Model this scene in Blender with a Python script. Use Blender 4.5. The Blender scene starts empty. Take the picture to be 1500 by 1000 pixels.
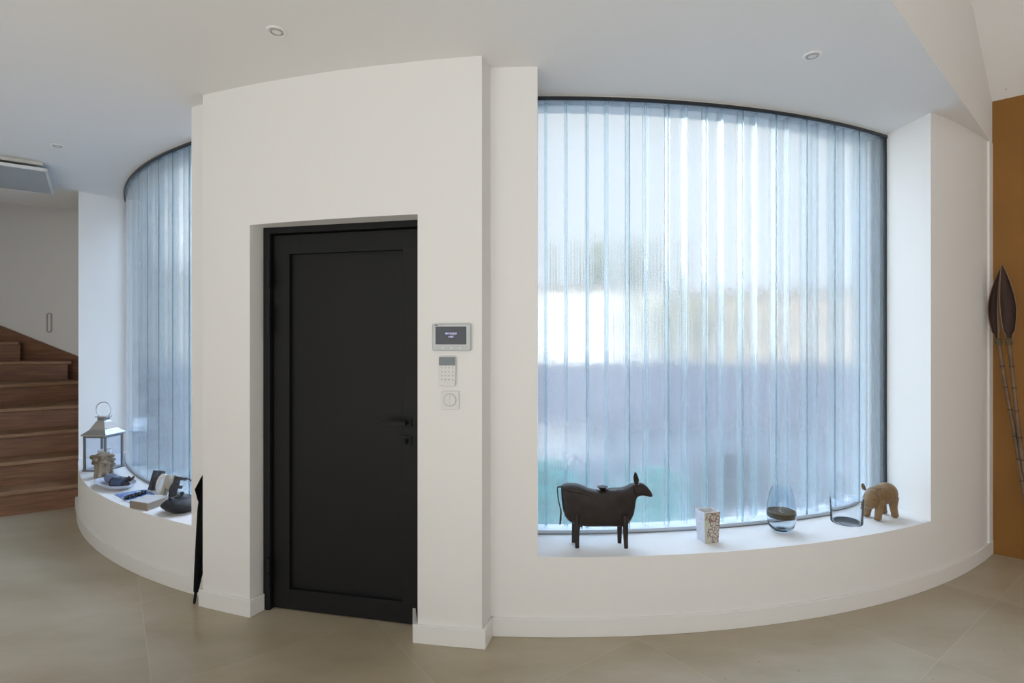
import bpy, bmesh, math, random
from mathutils import Vector, Matrix
from math import sin, cos, pi, atan2, sqrt, radians
random.seed(7)
C = bpy.context.scene.collection
F = 798.0; HC = 1.48                       # focal length in px of the 1500 px frame, eye height
CX, CY = 0.244, 7.756                      # centre of the round courtyard (outside)
RW, RG = 5.019, 4.690                      # room face of the curved wall, room face of the glass
PX_, PY_, PR = 0.746, 9.19, 6.617          # the bulge around the door
ZC = 2.861; ZL = 0.396                     # ceiling, window ledge
L = Vector
# ------------------------------------------------------------------ measuring
def ray(x): return (x-750)/F
def on_circle(x, cx=CX, cy=CY, r=RW):
    a = ray(x); A = a*a+1; B = -2*(a*cx+cy); D = B*B-4*A*(cx*cx+cy*cy-r*r)
    Y = (-B-sqrt(max(D, 0)))/(2*A); return (a*Y, Y)
def phi_of(p, cx=CX, cy=CY): return atan2(p[0]-cx, cy-p[1])
def pol(ph, r, cx=CX, cy=CY): return (cx+r*sin(ph), cy-r*cos(ph))
def arc(p0, p1, r, n=24, cx=CX, cy=CY):
    return [pol(p0+(p1-p0)*i/n, r, cx, cy) for i in range(n+1)]
def at(x, y, Y): return L((ray(x)*Y, Y, HC-(y-500)*Y/F))
def onz(x, y, z):
    Y = (HC-z)*F/(y-500); return L((ray(x)*Y, Y, z))
# ------------------------------------------------------------------ materials
def new_mat(name):
    m = bpy.data.materials.new(name); m.use_nodes = True
    nt = m.node_tree; b = nt.nodes['Principled BSDF']; return m, nt, b
def mat(name, col, rough=.6, metal=0, noise=0, nscale=8, bump=0, bscale=60, spec=None, stretch=None, col2=None, coat=0):
    m, nt, b = new_mat(name)
    b.inputs['Base Color'].default_value = (*col, 1)
    b.inputs['Roughness'].default_value = rough; b.inputs['Metallic'].default_value = metal
    if spec is not None: b.inputs['Specular IOR Level'].default_value = spec
    if coat: b.inputs['Coat Weight'].default_value = coat; b.inputs['Coat Roughness'].default_value = .15
    tc = nt.nodes.new('ShaderNodeTexCoord'); mp = nt.nodes.new('ShaderNodeMapping')
    nt.links.new(tc.outputs['Object'], mp.inputs[0])
    if stretch: mp.inputs['Scale'].default_value = stretch
    if noise or col2:
        n = nt.nodes.new('ShaderNodeTexNoise'); n.inputs['Scale'].default_value = nscale; n.inputs['Detail'].default_value = 6
        nt.links.new(mp.outputs[0], n.inputs['Vector'])
        r = nt.nodes.new('ShaderNodeValToRGB'); r.color_ramp.elements[0].position = .32; r.color_ramp.elements[1].position = .68
        c2 = col2 or tuple(min(1, c*(1+noise)) for c in col); c1 = col if col2 else tuple(c*(1-noise) for c in col)
        r.color_ramp.elements[0].color = (*c1, 1); r.color_ramp.elements[1].color = (*c2, 1)
        nt.links.new(n.outputs[0], r.inputs[0]); nt.links.new(r.outputs[0], b.inputs['Base Color'])
    if bump:
        n = nt.nodes.new('ShaderNodeTexNoise'); n.inputs['Scale'].default_value = bscale; n.inputs['Detail'].default_value = 4
        nt.links.new(mp.outputs[0], n.inputs['Vector'])
        bp = nt.nodes.new('ShaderNodeBump'); bp.inputs['Strength'].default_value = bump; bp.inputs['Distance'].default_value = .01
        nt.links.new(n.outputs[0], bp.inputs['Height']); nt.links.new(bp.outputs[0], b.inputs['Normal'])
    return m
def math_node(nt, op, a, b=None, c=None):
    n = nt.nodes.new('ShaderNodeMath'); n.operation = op
    for i, v in enumerate((a, b, c)):
        if v is None: continue
        if isinstance(v, (int, float)): n.inputs[i].default_value = v
        else: nt.links.new(v, n.inputs[i])
    return n.outputs[0]
M = {}
M['wall'] = mat('white_plaster', (.80, .795, .78), .75, bump=.05, bscale=220)
M['ceiling'] = mat('white_ceiling_paint', (.78, .78, .77), .85, bump=.03, bscale=200)
M['skirting'] = mat('skirting_white_gloss', (.80, .80, .78), .4)
M['brown'] = mat('ochre_brown_paint', (.225, .095, .0085), .7, noise=.05, nscale=3, bump=.06, bscale=180)
M['black'] = mat('black_powder_coat', (.006, .0063, .0072), .55, noise=.12, nscale=2.5, bump=.03, bscale=400, spec=.3)
M['blackdeep'] = mat('black_rubber_gap', (.003, .003, .003), .8)
M['rail'] = mat('black_aluminium', (.018, .024, .032), .4)
M['bead'] = mat('sealant_bead', (.62, .60, .55), .6)
M['alu'] = mat('pale_aluminium', (.55, .6, .64), .35, .6)
M['chrome'] = mat('polished_steel', (.62, .63, .65), .12, 1, bump=.02, bscale=20)
M['steel'] = mat('dull_steel', (.28, .30, .33), .3, 1)
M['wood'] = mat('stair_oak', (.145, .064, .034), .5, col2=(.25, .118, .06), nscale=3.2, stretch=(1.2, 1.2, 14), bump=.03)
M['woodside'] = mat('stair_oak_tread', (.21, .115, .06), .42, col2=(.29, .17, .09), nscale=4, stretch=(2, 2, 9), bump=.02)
M['fabric'] = mat('black_umbrella_cloth', (.004, .004, .0045), .9, bump=.25, bscale=50, spec=.15)
M['cow'] = mat('bronze_brown_tin', (.022, .015, .012), .5, .3, noise=.35, nscale=22, bump=.12, bscale=45)
M['hippo'] = mat('carved_ochre_wood', (.205, .125, .055), .42, noise=.14, nscale=14, bump=.1, bscale=30)
M['driftwood'] = mat('gnarled_root_wood', (.12, .088, .058), .7, col2=(.36, .30, .23), nscale=9, stretch=(1, 1, .45), bump=.7, bscale=38)
M['ceramic'] = mat('bluish_white_ceramic', (.60, .64, .74), .25)
M['blueceramic'] = mat('slate_blue_glaze', (.05, .075, .14), .35, noise=.2, nscale=30)
M['paleblue'] = mat('pale_blue_glaze', (.15, .19, .28), .4)
M['darktwig'] = mat('dark_dried_pod', (.035, .03, .03), .6, bump=.3, bscale=60)
M['greytwig'] = mat('grey_brown_twig', (.20, .17, .15), .65, bump=.3, bscale=60)
M['box_side'] = mat('taupe_board', (.27, .225, .18), .6)
M['box_top'] = mat('pale_grey_board', (.56, .56, .57), .5)
M['letter_dark'] = mat('charcoal_stain', (.055, .055, .065), .6)
M['letter_white'] = mat('white_lacquer', (.74, .74, .73), .5)
M['letter_cream'] = mat('cream_wood', (.42, .39, .33), .55, noise=.06)
M['iron'] = mat('black_cast_iron', (.012, .014, .019), .36, bump=.35, bscale=240)
M['candle'] = mat('white_wax', (.80, .79, .77), .5)
M['plastic'] = mat('white_plastic', (.70, .70, .685), .4)
M['silver'] = mat('pale_silver_plastic', (.50, .54, .55), .35)
M['keypadgrey'] = mat('grey_display_cover', (.17, .20, .22), .35)
M['keyink'] = mat('beige_key_print', (.36, .32, .28), .6)
M['screen'] = mat('dark_screen', (.045, .055, .068), .25)
M['bamboo'] = mat('brown_bamboo', (.10, .06, .032), .5, col2=(.17, .10, .05), nscale=14, bump=.2, bscale=60)
M['node'] = mat('bamboo_node', (.06, .032, .018), .6)
M['pod_out'] = mat('dry_pod_skin', (.13, .085, .048), .6, col2=(.22, .145, .085), nscale=14, stretch=(1, 1, .2), bump=.3)
M['pod_in'] = mat('dark_pod_lining', (.022, .009, .006), .7, col2=(.06, .024, .016), nscale=10, stretch=(2, 2, .2), bump=.2)
M['cord'] = mat('straw_binding', (.12, .09, .045), .8, bump=.5, bscale=120)
M['straw'] = mat('tan_pod_rim', (.20, .13, .07), .6)
M['heater'] = mat('grey_heating_panel', (.38, .41, .43), .5)
M['heatframe'] = mat('white_panel_edge', (.70, .71, .70), .4)
M['spot'] = mat('white_spot_ring', (.80, .80, .79), .4)
M['spotin'] = mat('grey_spot_lamp', (.42, .42, .41), .3)
M['sand'] = mat('dark_brown_sand', (.05, .032, .018), .8, col2=(.11, .075, .035), nscale=60)
M['label_ink'] = mat('black_print', (.02, .02, .02), .6)
def emis(name, col, s):
    m, nt, b = new_mat(name); b.inputs['Base Color'].default_value = (*col, 1)
    b.inputs['Emission Color'].default_value = (*col, 1); b.inputs['Emission Strength'].default_value = s; return m
M['digits'] = emis('lit_digits', (.55, .58, .95), .75)
# clear glassware
def clear_glass(name, col=(1, 1, 1), rough=0.0):
    m = bpy.data.materials.new(name); m.use_nodes = True; nt = m.node_tree; nt.nodes.clear()
    o = nt.nodes.new('ShaderNodeOutputMaterial'); g = nt.nodes.new('ShaderNodeBsdfGlass')
    g.inputs['Color'].default_value = (*col, 1); g.inputs['Roughness'].default_value = rough; g.inputs['IOR'].default_value = 1.28
    nt.links.new(g.outputs[0], o.inputs[0]); return m
M['glass'] = clear_glass('clear_glass', (.97, .985, 1))
M['blueglass'] = clear_glass('pale_blue_glass', (.93, .965, .99))
# thin flat glazing of the lantern
def thin_glass():
    m = bpy.data.materials.new('lantern_glazing'); m.use_nodes = True; nt = m.node_tree; nt.nodes.clear()
    o = nt.nodes.new('ShaderNodeOutputMaterial'); t = nt.nodes.new('ShaderNodeBsdfTransparent'); g = nt.nodes.new('ShaderNodeBsdfGlossy')
    g.inputs['Roughness'].default_value = .03; t.inputs[0].default_value = (.95, .97, 1, 1)
    mx = nt.nodes.new('ShaderNodeMixShader'); 
    mx.inputs[0].default_value = .05; nt.links.new(t.outputs[0], mx.inputs[1]); nt.links.new(g.outputs[0], mx.inputs[2])
    nt.links.new(mx.outputs[0], o.inputs[0]); return m
M['pane'] = thin_glass()
# cast channel glass: finely ribbed, slightly cyan in its depth
def channel_glass():
    m = bpy.data.materials.new('ribbed_channel_glass'); m.use_nodes = True; nt = m.node_tree; nt.nodes.clear()
    o = nt.nodes.new('ShaderNodeOutputMaterial'); g = nt.nodes.new('ShaderNodeBsdfGlass')
    g.inputs['Color'].default_value = (.985, .995, 1, 1); g.inputs['Roughness'].default_value = GLASS_ROUGH; g.inputs['IOR'].default_value = 1.5
    geo = nt.nodes.new('ShaderNodeNewGeometry'); sp = nt.nodes.new('ShaderNodeSeparateXYZ'); nt.links.new(geo.outputs['Position'], sp.inputs[0])
    dx = math_node(nt, 'SUBTRACT', sp.outputs[0], CX); dy = math_node(nt, 'SUBTRACT', CY, sp.outputs[1])
    ph = math_node(nt, 'ARCTAN2', dx, dy)
    rr = math_node(nt, 'SQRT', math_node(nt, 'ADD', math_node(nt, 'MULTIPLY', dx, dx), math_node(nt, 'MULTIPLY', dy, dy)))
    arcm = math_node(nt, 'MULTIPLY', ph, RG)
    wob = nt.nodes.new('ShaderNodeTexNoise'); wob.inputs['Scale'].default_value = 1; wob.inputs['Detail'].default_value = 3
    cv = nt.nodes.new('ShaderNodeCombineXYZ')
    nt.links.new(math_node(nt, 'MULTIPLY', arcm, 28), cv.inputs[0]); nt.links.new(math_node(nt, 'MULTIPLY', sp.outputs[2], 1.1), cv.inputs[1])
    nt.links.new(math_node(nt, 'MULTIPLY', rr, 60), cv.inputs[2]); nt.links.new(cv.outputs[0], wob.inputs['Vector'])
    low = math_node(nt, 'MULTIPLY', math_node(nt, 'SUBTRACT', wob.outputs[0], .5), .035)
    fine = math_node(nt, 'MULTIPLY', math_node(nt, 'SINE', math_node(nt, 'ADD', math_node(nt, 'MULTIPLY', arcm, 2*pi/.0085), math_node(nt, 'MULTIPLY', rr, 700))), .06)
    s = math_node(nt, 'ADD', low, fine)
    tv = nt.nodes.new('ShaderNodeCombineXYZ')
    nt.links.new(math_node(nt, 'MULTIPLY', math_node(nt, 'COSINE', ph), s), tv.inputs[0]); nt.links.new(math_node(nt, 'MULTIPLY', math_node(nt, 'SINE', ph), s), tv.inputs[1])
    # hammered unevenness up and down
    wn = nt.nodes.new('ShaderNodeTexNoise'); wn.inputs['Scale'].default_value = 45; nt.links.new(geo.outputs['Position'], wn.inputs['Vector'])
    nt.links.new(math_node(nt, 'MULTIPLY', math_node(nt, 'SUBTRACT', wn.outputs[0], .5), .06), tv.inputs[2])
    ad = nt.nodes.new('ShaderNodeVectorMath'); ad.operation = 'ADD'; nt.links.new(geo.outputs['Normal'], ad.inputs[0]); nt.links.new(tv.outputs[0], ad.inputs[1])
    nm = nt.nodes.new('ShaderNodeVectorMath'); nm.operation = 'NORMALIZE'; nt.links.new(ad.outputs[0], nm.inputs[0])
    nt.links.new(nm.outputs[0], g.inputs['Normal'])
    tl = nt.nodes.new('ShaderNodeBsdfTranslucent'); tl.inputs[0].default_value = (.90, .96, 1, 1); ms = nt.nodes.new('ShaderNodeMixShader'); ms.inputs[0].default_value = .075
    nt.links.new(g.outputs[0], ms.inputs[1]); nt.links.new(tl.outputs[0], ms.inputs[2]); nt.links.new(ms.outputs[0], o.inputs[0])
    va = nt.nodes.new('ShaderNodeVolumeAbsorption'); va.inputs[0].default_value = (.40, .80, .92, 1); va.inputs[1].default_value = GLASS_ABS
    nt.links.new(va.outputs[0], o.inputs['Volume'])
    return m
GLASS_ROUGH = .085; GLASS_ABS = 9
M['channel'] = channel_glass()
# floor: large concrete-look tiles laid on the diagonal
def floor_mat():
    m, nt, b = new_mat('concrete_look_tiles')
    geo = nt.nodes.new('ShaderNodeNewGeometry'); sp = nt.nodes.new('ShaderNodeSeparateXYZ'); nt.links.new(geo.outputs['Position'], sp.inputs[0])
    X, Y = sp.outputs[0], sp.outputs[1]
    e1 = math_node(nt, 'ADD', math_node(nt, 'MULTIPLY', X, .803), math_node(nt, 'MULTIPLY', Y, .595))
    e2 = math_node(nt, 'ADD', math_node(nt, 'MULTIPLY', X, -.595), math_node(nt, 'MULTIPLY', Y, .803))
    u = math_node(nt, 'DIVIDE', math_node(nt, 'ADD', e1, .10+9.6), .985); v = math_node(nt, 'DIVIDE', math_node(nt, 'ADD', e2, -2.772+9.6), .96)
    def line(t):
        f = math_node(nt, 'FRACT', t); d = math_node(nt, 'MINIMUM', f, math_node(nt, 'SUBTRACT', 1, f))
        return math_node(nt, 'LESS_THAN', d, .003)
    j = math_node(nt, 'MAXIMUM', line(u), line(v))
    cid = nt.nodes.new('ShaderNodeCombineXYZ'); nt.links.new(math_node(nt, 'FLOOR', u), cid.inputs[0]); nt.links.new(math_node(nt, 'FLOOR', v), cid.inputs[1])
    wn = nt.nodes.new('ShaderNodeTexWhiteNoise'); nt.links.new(cid.outputs[0], wn.inputs[0])
    off = nt.nodes.new('ShaderNodeVectorMath'); off.operation = 'MULTIPLY_ADD'; nt.links.new(wn.outputs['Color'], off.inputs[0]); off.inputs[1].default_value = (9, 9, 9)
    nt.links.new(geo.outputs['Position'], off.inputs[2])
    mp = nt.nodes.new('ShaderNodeMapping'); mp.inputs['Rotation'].default_value = (0, 0, radians(-38)); mp.inputs['Scale'].default_value = (1, 2.2, 1); nt.links.new(off.outputs[0], mp.inputs[0])
    n1 = nt.nodes.new('ShaderNodeTexNoise'); n1.inputs['Scale'].default_value = 1.5; n1.inputs['Detail'].default_value = 9; n1.inputs['Roughness'].default_value = .62
    nt.links.new(mp.outputs[0], n1.inputs['Vector'])
    r = nt.nodes.new('ShaderNodeValToRGB'); e = r.color_ramp.elements
    e[0].position = .3; e[0].color = (.36, .298, .198, 1); e[1].position = .72; e[1].color = (.48, .42, .32, 1)
    nt.links.new(n1.outputs[0], r.inputs[0])
    # small dark grit specks
    vo = nt.nodes.new('ShaderNodeTexVoronoi'); vo.inputs['Scale'].default_value = 7; nt.links.new(geo.outputs['Position'], vo.inputs['Vector'])
    spk = math_node(nt, 'LESS_THAN', vo.outputs['Distance'], .035)
    mx0 = nt.nodes.new('ShaderNodeMixRGB'); nt.links.new(math_node(nt, 'MULTIPLY', spk, .45), mx0.inputs[0]); nt.links.new(r.outputs[0], mx0.inputs[1]); mx0.inputs[2].default_value = (.08, .06, .04, 1)
    mx = nt.nodes.new('ShaderNodeMixRGB'); nt.links.new(math_node(nt, 'MULTIPLY', j, .32), mx.inputs[0]); nt.links.new(mx0.outputs[0], mx.inputs[1]); mx.inputs[2].default_value = (.56, .50, .40, 1)
    nt.links.new(mx.outputs[0], b.inputs['Base Color'])
    rg = math_node(nt, 'MULTIPLY_ADD', n1.outputs[0], .2, .24); nt.links.new(rg, b.inputs['Roughness'])
    return m
M['floor'] = floor_mat()
# ------------------------------------------------------------------ mesh building
class MB:
    def __init__(s): s.v = []; s.f = []
    def add(s, vs, fs):
        o = len(s.v); s.v += [tuple(p) for p in vs]; s.f += [tuple(i+o for i in f) for f in fs]; return s
    def box(s, c, size, rz=0, tilt=None):
        hx, hy, hz = (d/2 for d in size); R = Matrix.Rotation(rz, 3, 'Z')
        if tilt is not None: R = R @ tilt
        vs = [L(c)+R @ L((x*hx, y*hy, z*hz)) for x in (-1, 1) for y in (-1, 1) for z in (-1, 1)]
        return s.add(vs, [(0, 1, 3, 2), (4, 6, 7, 5), (0, 4, 5, 1), (2, 3, 7, 6), (0, 2, 6, 4), (1, 5, 7, 3)])
    def prism(s, pts, z0, z1):
        n = len(pts)
        a = sum(pts[i][0]*pts[(i+1) % n][1]-pts[(i+1) % n][0]*pts[i][1] for i in range(n))
        if a < 0: pts = pts[::-1]
        vs = [(p[0], p[1], z0) for p in pts]+[(p[0], p[1], z1) for p in pts]
        fs = [tuple(range(n-1, -1, -1)), tuple(range(n, 2*n))]+[(i, (i+1) % n, n+(i+1) % n, n+i) for i in range(n)]
        return s.add(vs, fs)
    def tube(s, pts, rad, n=10, cap=True):
        pts = [L(p) for p in pts]; m = len(pts); rads = rad if isinstance(rad, (list, tuple)) else [rad]*m
        t0 = (pts[1]-pts[0]).normalized(); up = L((0, 0, 1)) if abs(t0.z) < .9 else L((1, 0, 0))
        u = t0.cross(up).normalized(); vs = []
        for i, p in enumerate(pts):
            t = (pts[min(i+1, m-1)]-pts[max(i-1, 0)]).normalized(); u = (u-t*u.dot(t)).normalized(); w = t.cross(u)
            vs += [p+(u*cos(2*pi*k/n)+w*sin(2*pi*k/n))*rads[i] for k in range(n)]
        fs = [(i*n+k, i*n+(k+1) % n, (i+1)*n+(k+1) % n, (i+1)*n+k) for i in range(m-1) for k in range(n)]
        if cap: fs += [tuple(range(n-1, -1, -1)), tuple(range((m-1)*n, m*n))]
        return s.add(vs, fs)
    def lathe(s, prof, c=(0, 0, 0), n=40, close=False):
        m = len(prof); vs = [(c[0]+r*cos(2*pi*k/n), c[1]+r*sin(2*pi*k/n), c[2]+z) for r, z in prof for k in range(n)]
        fs = [(i*n+k, i*n+(k+1) % n, (i+1)*n+(k+1) % n, (i+1)*n+k) for i in range(m-1) for k in range(n)]
        if close: fs += [((m-1)*n+k, (m-1)*n+(k+1) % n, (k+1) % n, k) for k in range(n)]
        else: fs += [tuple(range(n-1, -1, -1)), tuple(range((m-1)*n, m*n))]
        return s.add(vs, fs)
    def ball(s, c, r, n=14, m=9, R=None):
        r = (r, r, r) if isinstance(r, (int, float)) else r; vs = []
        for i in range(m+1):
            t = pi*i/m
            for k in range(n):
                d = L((r[0]*sin(t)*cos(2*pi*k/n), r[1]*sin(t)*sin(2*pi*k/n), r[2]*cos(t)))
                if R is not None: d = R @ d
                vs.append(L(c)+d)
        return s.add(vs, [(i*n+k, (i+1)*n+k, (i+1)*n+(k+1) % n, i*n+(k+1) % n) for i in range(m) for k in range(n)])
    def build(s, name, m, parent=None, smooth=0, bevel=0, seg=2, loc=None):
        me = bpy.data.meshes.new(name); me.from_pydata(s.v, [], s.f); me.update()
        bm = bmesh.new(); bm.from_mesh(me)
        if not name.startswith(('wall', 'ceiling', 'floor')): bmesh.ops.remove_doubles(bm, verts=bm.verts, dist=1e-6)
        bmesh.ops.recalc_face_normals(bm, faces=bm.faces); bm.to_mesh(me); bm.free()
        if smooth:
            for p in me.polygons: p.use_smooth = True
            try: me.set_sharp_from_angle(angle=radians(smooth))
            except Exception: pass
        o = bpy.data.objects.new(name, me); C.objects.link(o)
        for k in (m if isinstance(m, (list, tuple)) else [m]): me.materials.append(k)
        if parent is not None: o.parent = parent
        if loc is not None: o.location = loc
        if bevel:
            b = o.modifiers.new('b', 'BEVEL'); b.width = bevel; b.segments = seg; b.limit_method = 'ANGLE'; b.angle_limit = radians(30)
        return o
def blob(name, shapes, m, parent=None, voxel=.004, smooth=6):
    b = MB()
    for sh in shapes:
        if sh[0] == 'e': b.ball(sh[1], sh[2], 16, 10, sh[3] if len(sh) > 3 else None)
        else: b.tube(sh[1], sh[2], 12)
    o = b.build(name, m, parent)
    r = o.modifiers.new('r', 'REMESH'); r.mode = 'VOXEL'; r.voxel_size = voxel; r.use_smooth_shade = True
    s = o.modifiers.new('s', 'SMOOTH'); s.iterations = smooth; s.factor = .6
    return o
def empty(name, loc=(0, 0, 0), rz=0):
    o = bpy.data.objects.new(name, None); C.objects.link(o); o.location = loc; o.rotation_euler = (0, 0, rz); o.empty_display_size = .05; return o
def thing(name, label, cat, loc=(0, 0, 0), rz=0, group=None):
    o = empty(name, loc, rz); return tag(o, label, cat, group)
def tag(o, label, cat, group=None):
    o['label'] = label; o['category'] = cat
    if group: o['group'] = group
    return o
def struct(o, label=None, cat=None):
    o['kind'] = 'structure'
    if label: o['label'] = label; o['category'] = cat
    return o
def copy_tree(o, parent=None):
    c = o.copy(); C.objects.link(c); c.parent = parent
    for ch in list(o.children): copy_tree(ch, c)
    return c
# ------------------------------------------------------------------ SETTING
def qz(x, y, depth): return HC-(y-500)*depth/F
# floor
fl = MB().prism([(-7, -4), (7, -4), (7, .52), (3.3, 4.0)]+arc(.63, -1.05, 4.75, 30)+[(-4.3, 5.6), (-4.8, 6.3), (-7, 6.7)], -.06, 0)
struct(fl.build('floor', M['floor']), 'concrete-look beige floor laid with large diagonal tiles', 'floor')
# plan points of the curved wall
ph = lambda x, r=RW: phi_of(on_circle(x, r=r))
PH_END = ph(1454.5)
PJ = (on_circle(713.6)); phJ = phi_of(PJ)              # wall meets the door bulge on its right
phA = ph(787.5); gA = phA+.004                         # first cheek of the right window
RC0 = on_circle(1363.5); RC1 = (2.505, 3.640)          # right cheek, front and back
phR = phi_of(RC0)
gR = phi_of(RC1)
w = MB()
w.prism(arc(phJ-.06, PH_END, RW, 60)+arc(PH_END, phJ-.06, 4.52, 40), -.02, ZL)
w.prism(arc(phJ-.06, phA, RW, 8)+arc(phA+.002, phJ-.06, 4.52, 8), ZL, ZC+.02)
e1 = pol(PH_END, RW)
w.prism(arc(phR, PH_END, RW, 14)+[(e1[0]+.03, e1[1]+.10), pol(PH_END+.02, 4.5), pol(gR+.004, 4.5), RC1], ZL, ZC+.02)
o = struct(w.build('wall_right', M['wall'], smooth=30), 'white convex curved wall with the deep ledge of the wide window', 'wall')
# narrow flat end strip of the curved wall where it meets the ochre wall
tdir = L((cos(PH_END), sin(PH_END), 0)); 
w = MB()
f0 = on_circle(1446.5); w.prism([f0, (f0[0]+.004, f0[1]-.012), (e1[0]+.016, e1[1]-.006), (e1[0]+.02, e1[1]+.03), e1], .0, ZC)
struct(w.build('trim_1', M['wall']), 'narrow white end strip of the curved wall', 'trim')
# left wall
LC0 = (-.7958*5.01, 5.01); LC1 = pol(radians(-58.6), 4.735)
phL0 = ph(280.5); phPil = ph(330)
w = MB()
pts = arc(phPil, radians(-52), RW, 30)+[(-3.865, 4.85), LC0, (-4.05, 5.15)]
w.prism(pts+[pol(radians(-61), 4.52)]+arc(radians(-60), phPil, 4.52, 30), -.02, ZL)
w.prism(arc(phL0, phPil, RW, 8)+arc(phPil, phL0-.004, 4.52, 8), ZL, ZC+.02)
w.prism([LC0, (-4.06, 5.16), (-4.08, 5.45), pol(radians(-61), 4.5), LC1], ZL, ZC+.02)
struct(w.build('wall_left', M['wall'], smooth=30), 'white curved wall with ledge left of the door', 'wall')
# door bulge: plan of the front arc in its own circle
def pc(x): return on_circle(x, PX_, PY_, PR)
def pphi(p): return phi_of(p, PX_, PY_)
pA, pB, pD, pE = pc(297), pc(365.8), pc(611.7), pc(706)
nb = L((.2239, .9747)); dd = L((.9747, -.2239))
O = L((-1.372, 3.018))                                  # foot of the door frame, left
def door_s(x, off=0):                                   # distance along the door plane seen at pixel x
    a = ray(x); o0 = O-nb*off; return (a*o0.y-o0.x)/(dd.x-a*dd.y)
bL = O+dd*(-.004)
zO = 2.107
def parc(p0, p1, n): return arc(pphi(p0), pphi(p1), PR, n, PX_, PY_)
w = MB()
back = lambda p, d: (p[0]+.30*d, p[1]+.954*d)
w.prism(parc(pA, pB, 8)+[(bL.x, bL.y), tuple(bL+nb*.35), back(pA, .60)], 0, ZC+.02)
rR = O+dd*.984
rb = rR
w.prism(parc(pD, pE, 8)+[back(pE, .55), tuple(rR+nb*.35), (rR.x, rR.y)], 0, ZC+.02)
w.prism(parc(pB, pD, 24)+[back(pD, .45), back(pB, .45)], zO, ZC+.02)
struct(w.build('wall_front', M['wall'], smooth=25), 'white bulging wall around the recessed black door', 'wall')
# skirtings
def base_arc(name, p0, p1, r, label, extra0=None, extra1=None, cx=CX, cy=CY, n=40, t=.015, h=.092):
    b = MB(); outer = arc(p0, p1, r+t, n, cx, cy); inner = arc(p1, p0, r-.004, n, cx, cy)
    b.prism((extra0 or [])+outer+(extra1 or [])+inner, 0, h); o = b.build(name, M['skirting'], smooth=30, bevel=.003)
    return struct(o, label, 'skirting')
base_arc('baseboard_right', phJ-.004, PH_END, RW, 'white skirting along the foot of the curved wall right of the door',
         extra1=[(e1[0]+.030, e1[1]-.012), (e1[0]+.034, e1[1]+.05)])
b = MB(); o_ = arc(phPil-.01, radians(-52), RW+.015, 30)+[(-3.875, 4.83), (-3.995, 5.0), (-4.07, 5.14)]
b.prism(o_+[(-4.05, 5.15), LC0, (-3.865, 4.85)]+arc(radians(-52), phPil-.01, RW-.003, 30), 0, .092)
struct(b.build('baseboard_left', M['skirting'], smooth=30, bevel=.003), 'white skirting under the left window ledge', 'skirting')
def off_pil(p, t): 
    q = pphi(p); return pol(q, PR+t, PX_, PY_)
b = MB()
a0 = pc(293.4); a1 = pc(367.2)
q0 = arc(pphi(pA)-.0025, pphi(pB)+.0025, PR+.015, 8, PX_, PY_)
bb = bL+dd*.016-nb*.012
b.prism(q0+[tuple(bb), (bL.x, bL.y-.012)]+[pB]+[pA]+[back(pA, .5), (back(pA, .5)[0]-.015, back(pA, .5)[1]+.004)], 0, .092)
struct(b.build('baseboard_front', M['skirting'], smooth=30, bevel=.003), 'white skirting round the pier left of the door', 'skirting')
b = MB()
q0 = arc(pphi(pD)-.003, pphi(pE)+.003, PR+.015, 8, PX_, PY_)
b.prism(q0+[(back(pE, .13)[0]+.015, back(pE, .13)[1]-.004), back(pE, .13), pE, pD, (rR.x-.1, rR.y+.1), (rR.x-.115, rR.y+.1)], 0, .092)
struct(b.build('baseboard_front_2', M['skirting'], smooth=30, bevel=.003), 'white skirting round the pier right of the door', 'skirting')
bpy.data.objects['baseboard_front_2'].name = 'baseboard_centre'
# ceiling
Ldir = L((-1.86, -1.636)).normalized()
Lp = lambda Y: (1.527+1.137*(Y-2.204), Y)
cp = [Lp(-4.0), Lp(0), Lp(2.2), Lp(3.84), Lp(3.98)]+arc(.66, -1.06, 4.45, 40)+[(-4.30, 5.93), (-4.58, 5.74), (-5.08, 5.40), (-7, 4.1), (-7, -4)]
struct(MB().prism(cp, ZC, ZC+.25).build('ceiling', M['ceiling']), 'flat white ceiling with recessed spotlights', 'ceiling')
BW = L((3.364, 3.798)); bu = L((.743, -.669)); bn = L((-.669, -.743)); ZB = 3.155; SL = .522
def zc(p): return ZB+SL*((p[0]-BW.x)*bn.x+(p[1]-BW.y)*bn.y)
# bulkhead along the edge of the low ceiling
p0, p1 = Lp(3.9), Lp(-4)
nL = L((Ldir.y, -Ldir.x)) 
struct(MB().prism([(p0[0]+.003, p0[1]-.003), (p1[0]+.003, p1[1]-.003), (p1[0]-.03, p1[1]+.025), (p0[0]-.03, p0[1]+.025)], ZC+.0006, 5.0).build('wall_bulkhead', M['wall']), 'white step up from the low ceiling to the sloping ceiling', 'wall')
# sloping ceiling and its level continuation
A_ = BW-bu*.5; B_ = BW+bu*5.2; D3 = 3.2
q = [A_-bn*.1, B_-bn*.1, B_+bn*D3, A_+bn*D3]
m_ = MB(); vs = [(p.x, p.y, zc(p)) for p in q]+[(p.x, p.y, zc(p)+.15) for p in q]
m_.add(vs, [(0, 3, 2, 1), (4, 5, 6, 7), (0, 1, 5, 4), (1, 2, 6, 5), (2, 3, 7, 6), (3, 0, 4, 7)])
m_.prism([tuple(A_+bn*D3-bu*5), tuple(B_+bn*D3+bu*3), (8, -5), (-8, -5)], zc(A_+bn*D3)-.002, zc(A_+bn*D3)+.15)
struct(m_.build('ceiling_slope', M['ceiling']), 'white sloping ceiling above the ochre wall', 'ceiling')
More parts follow.
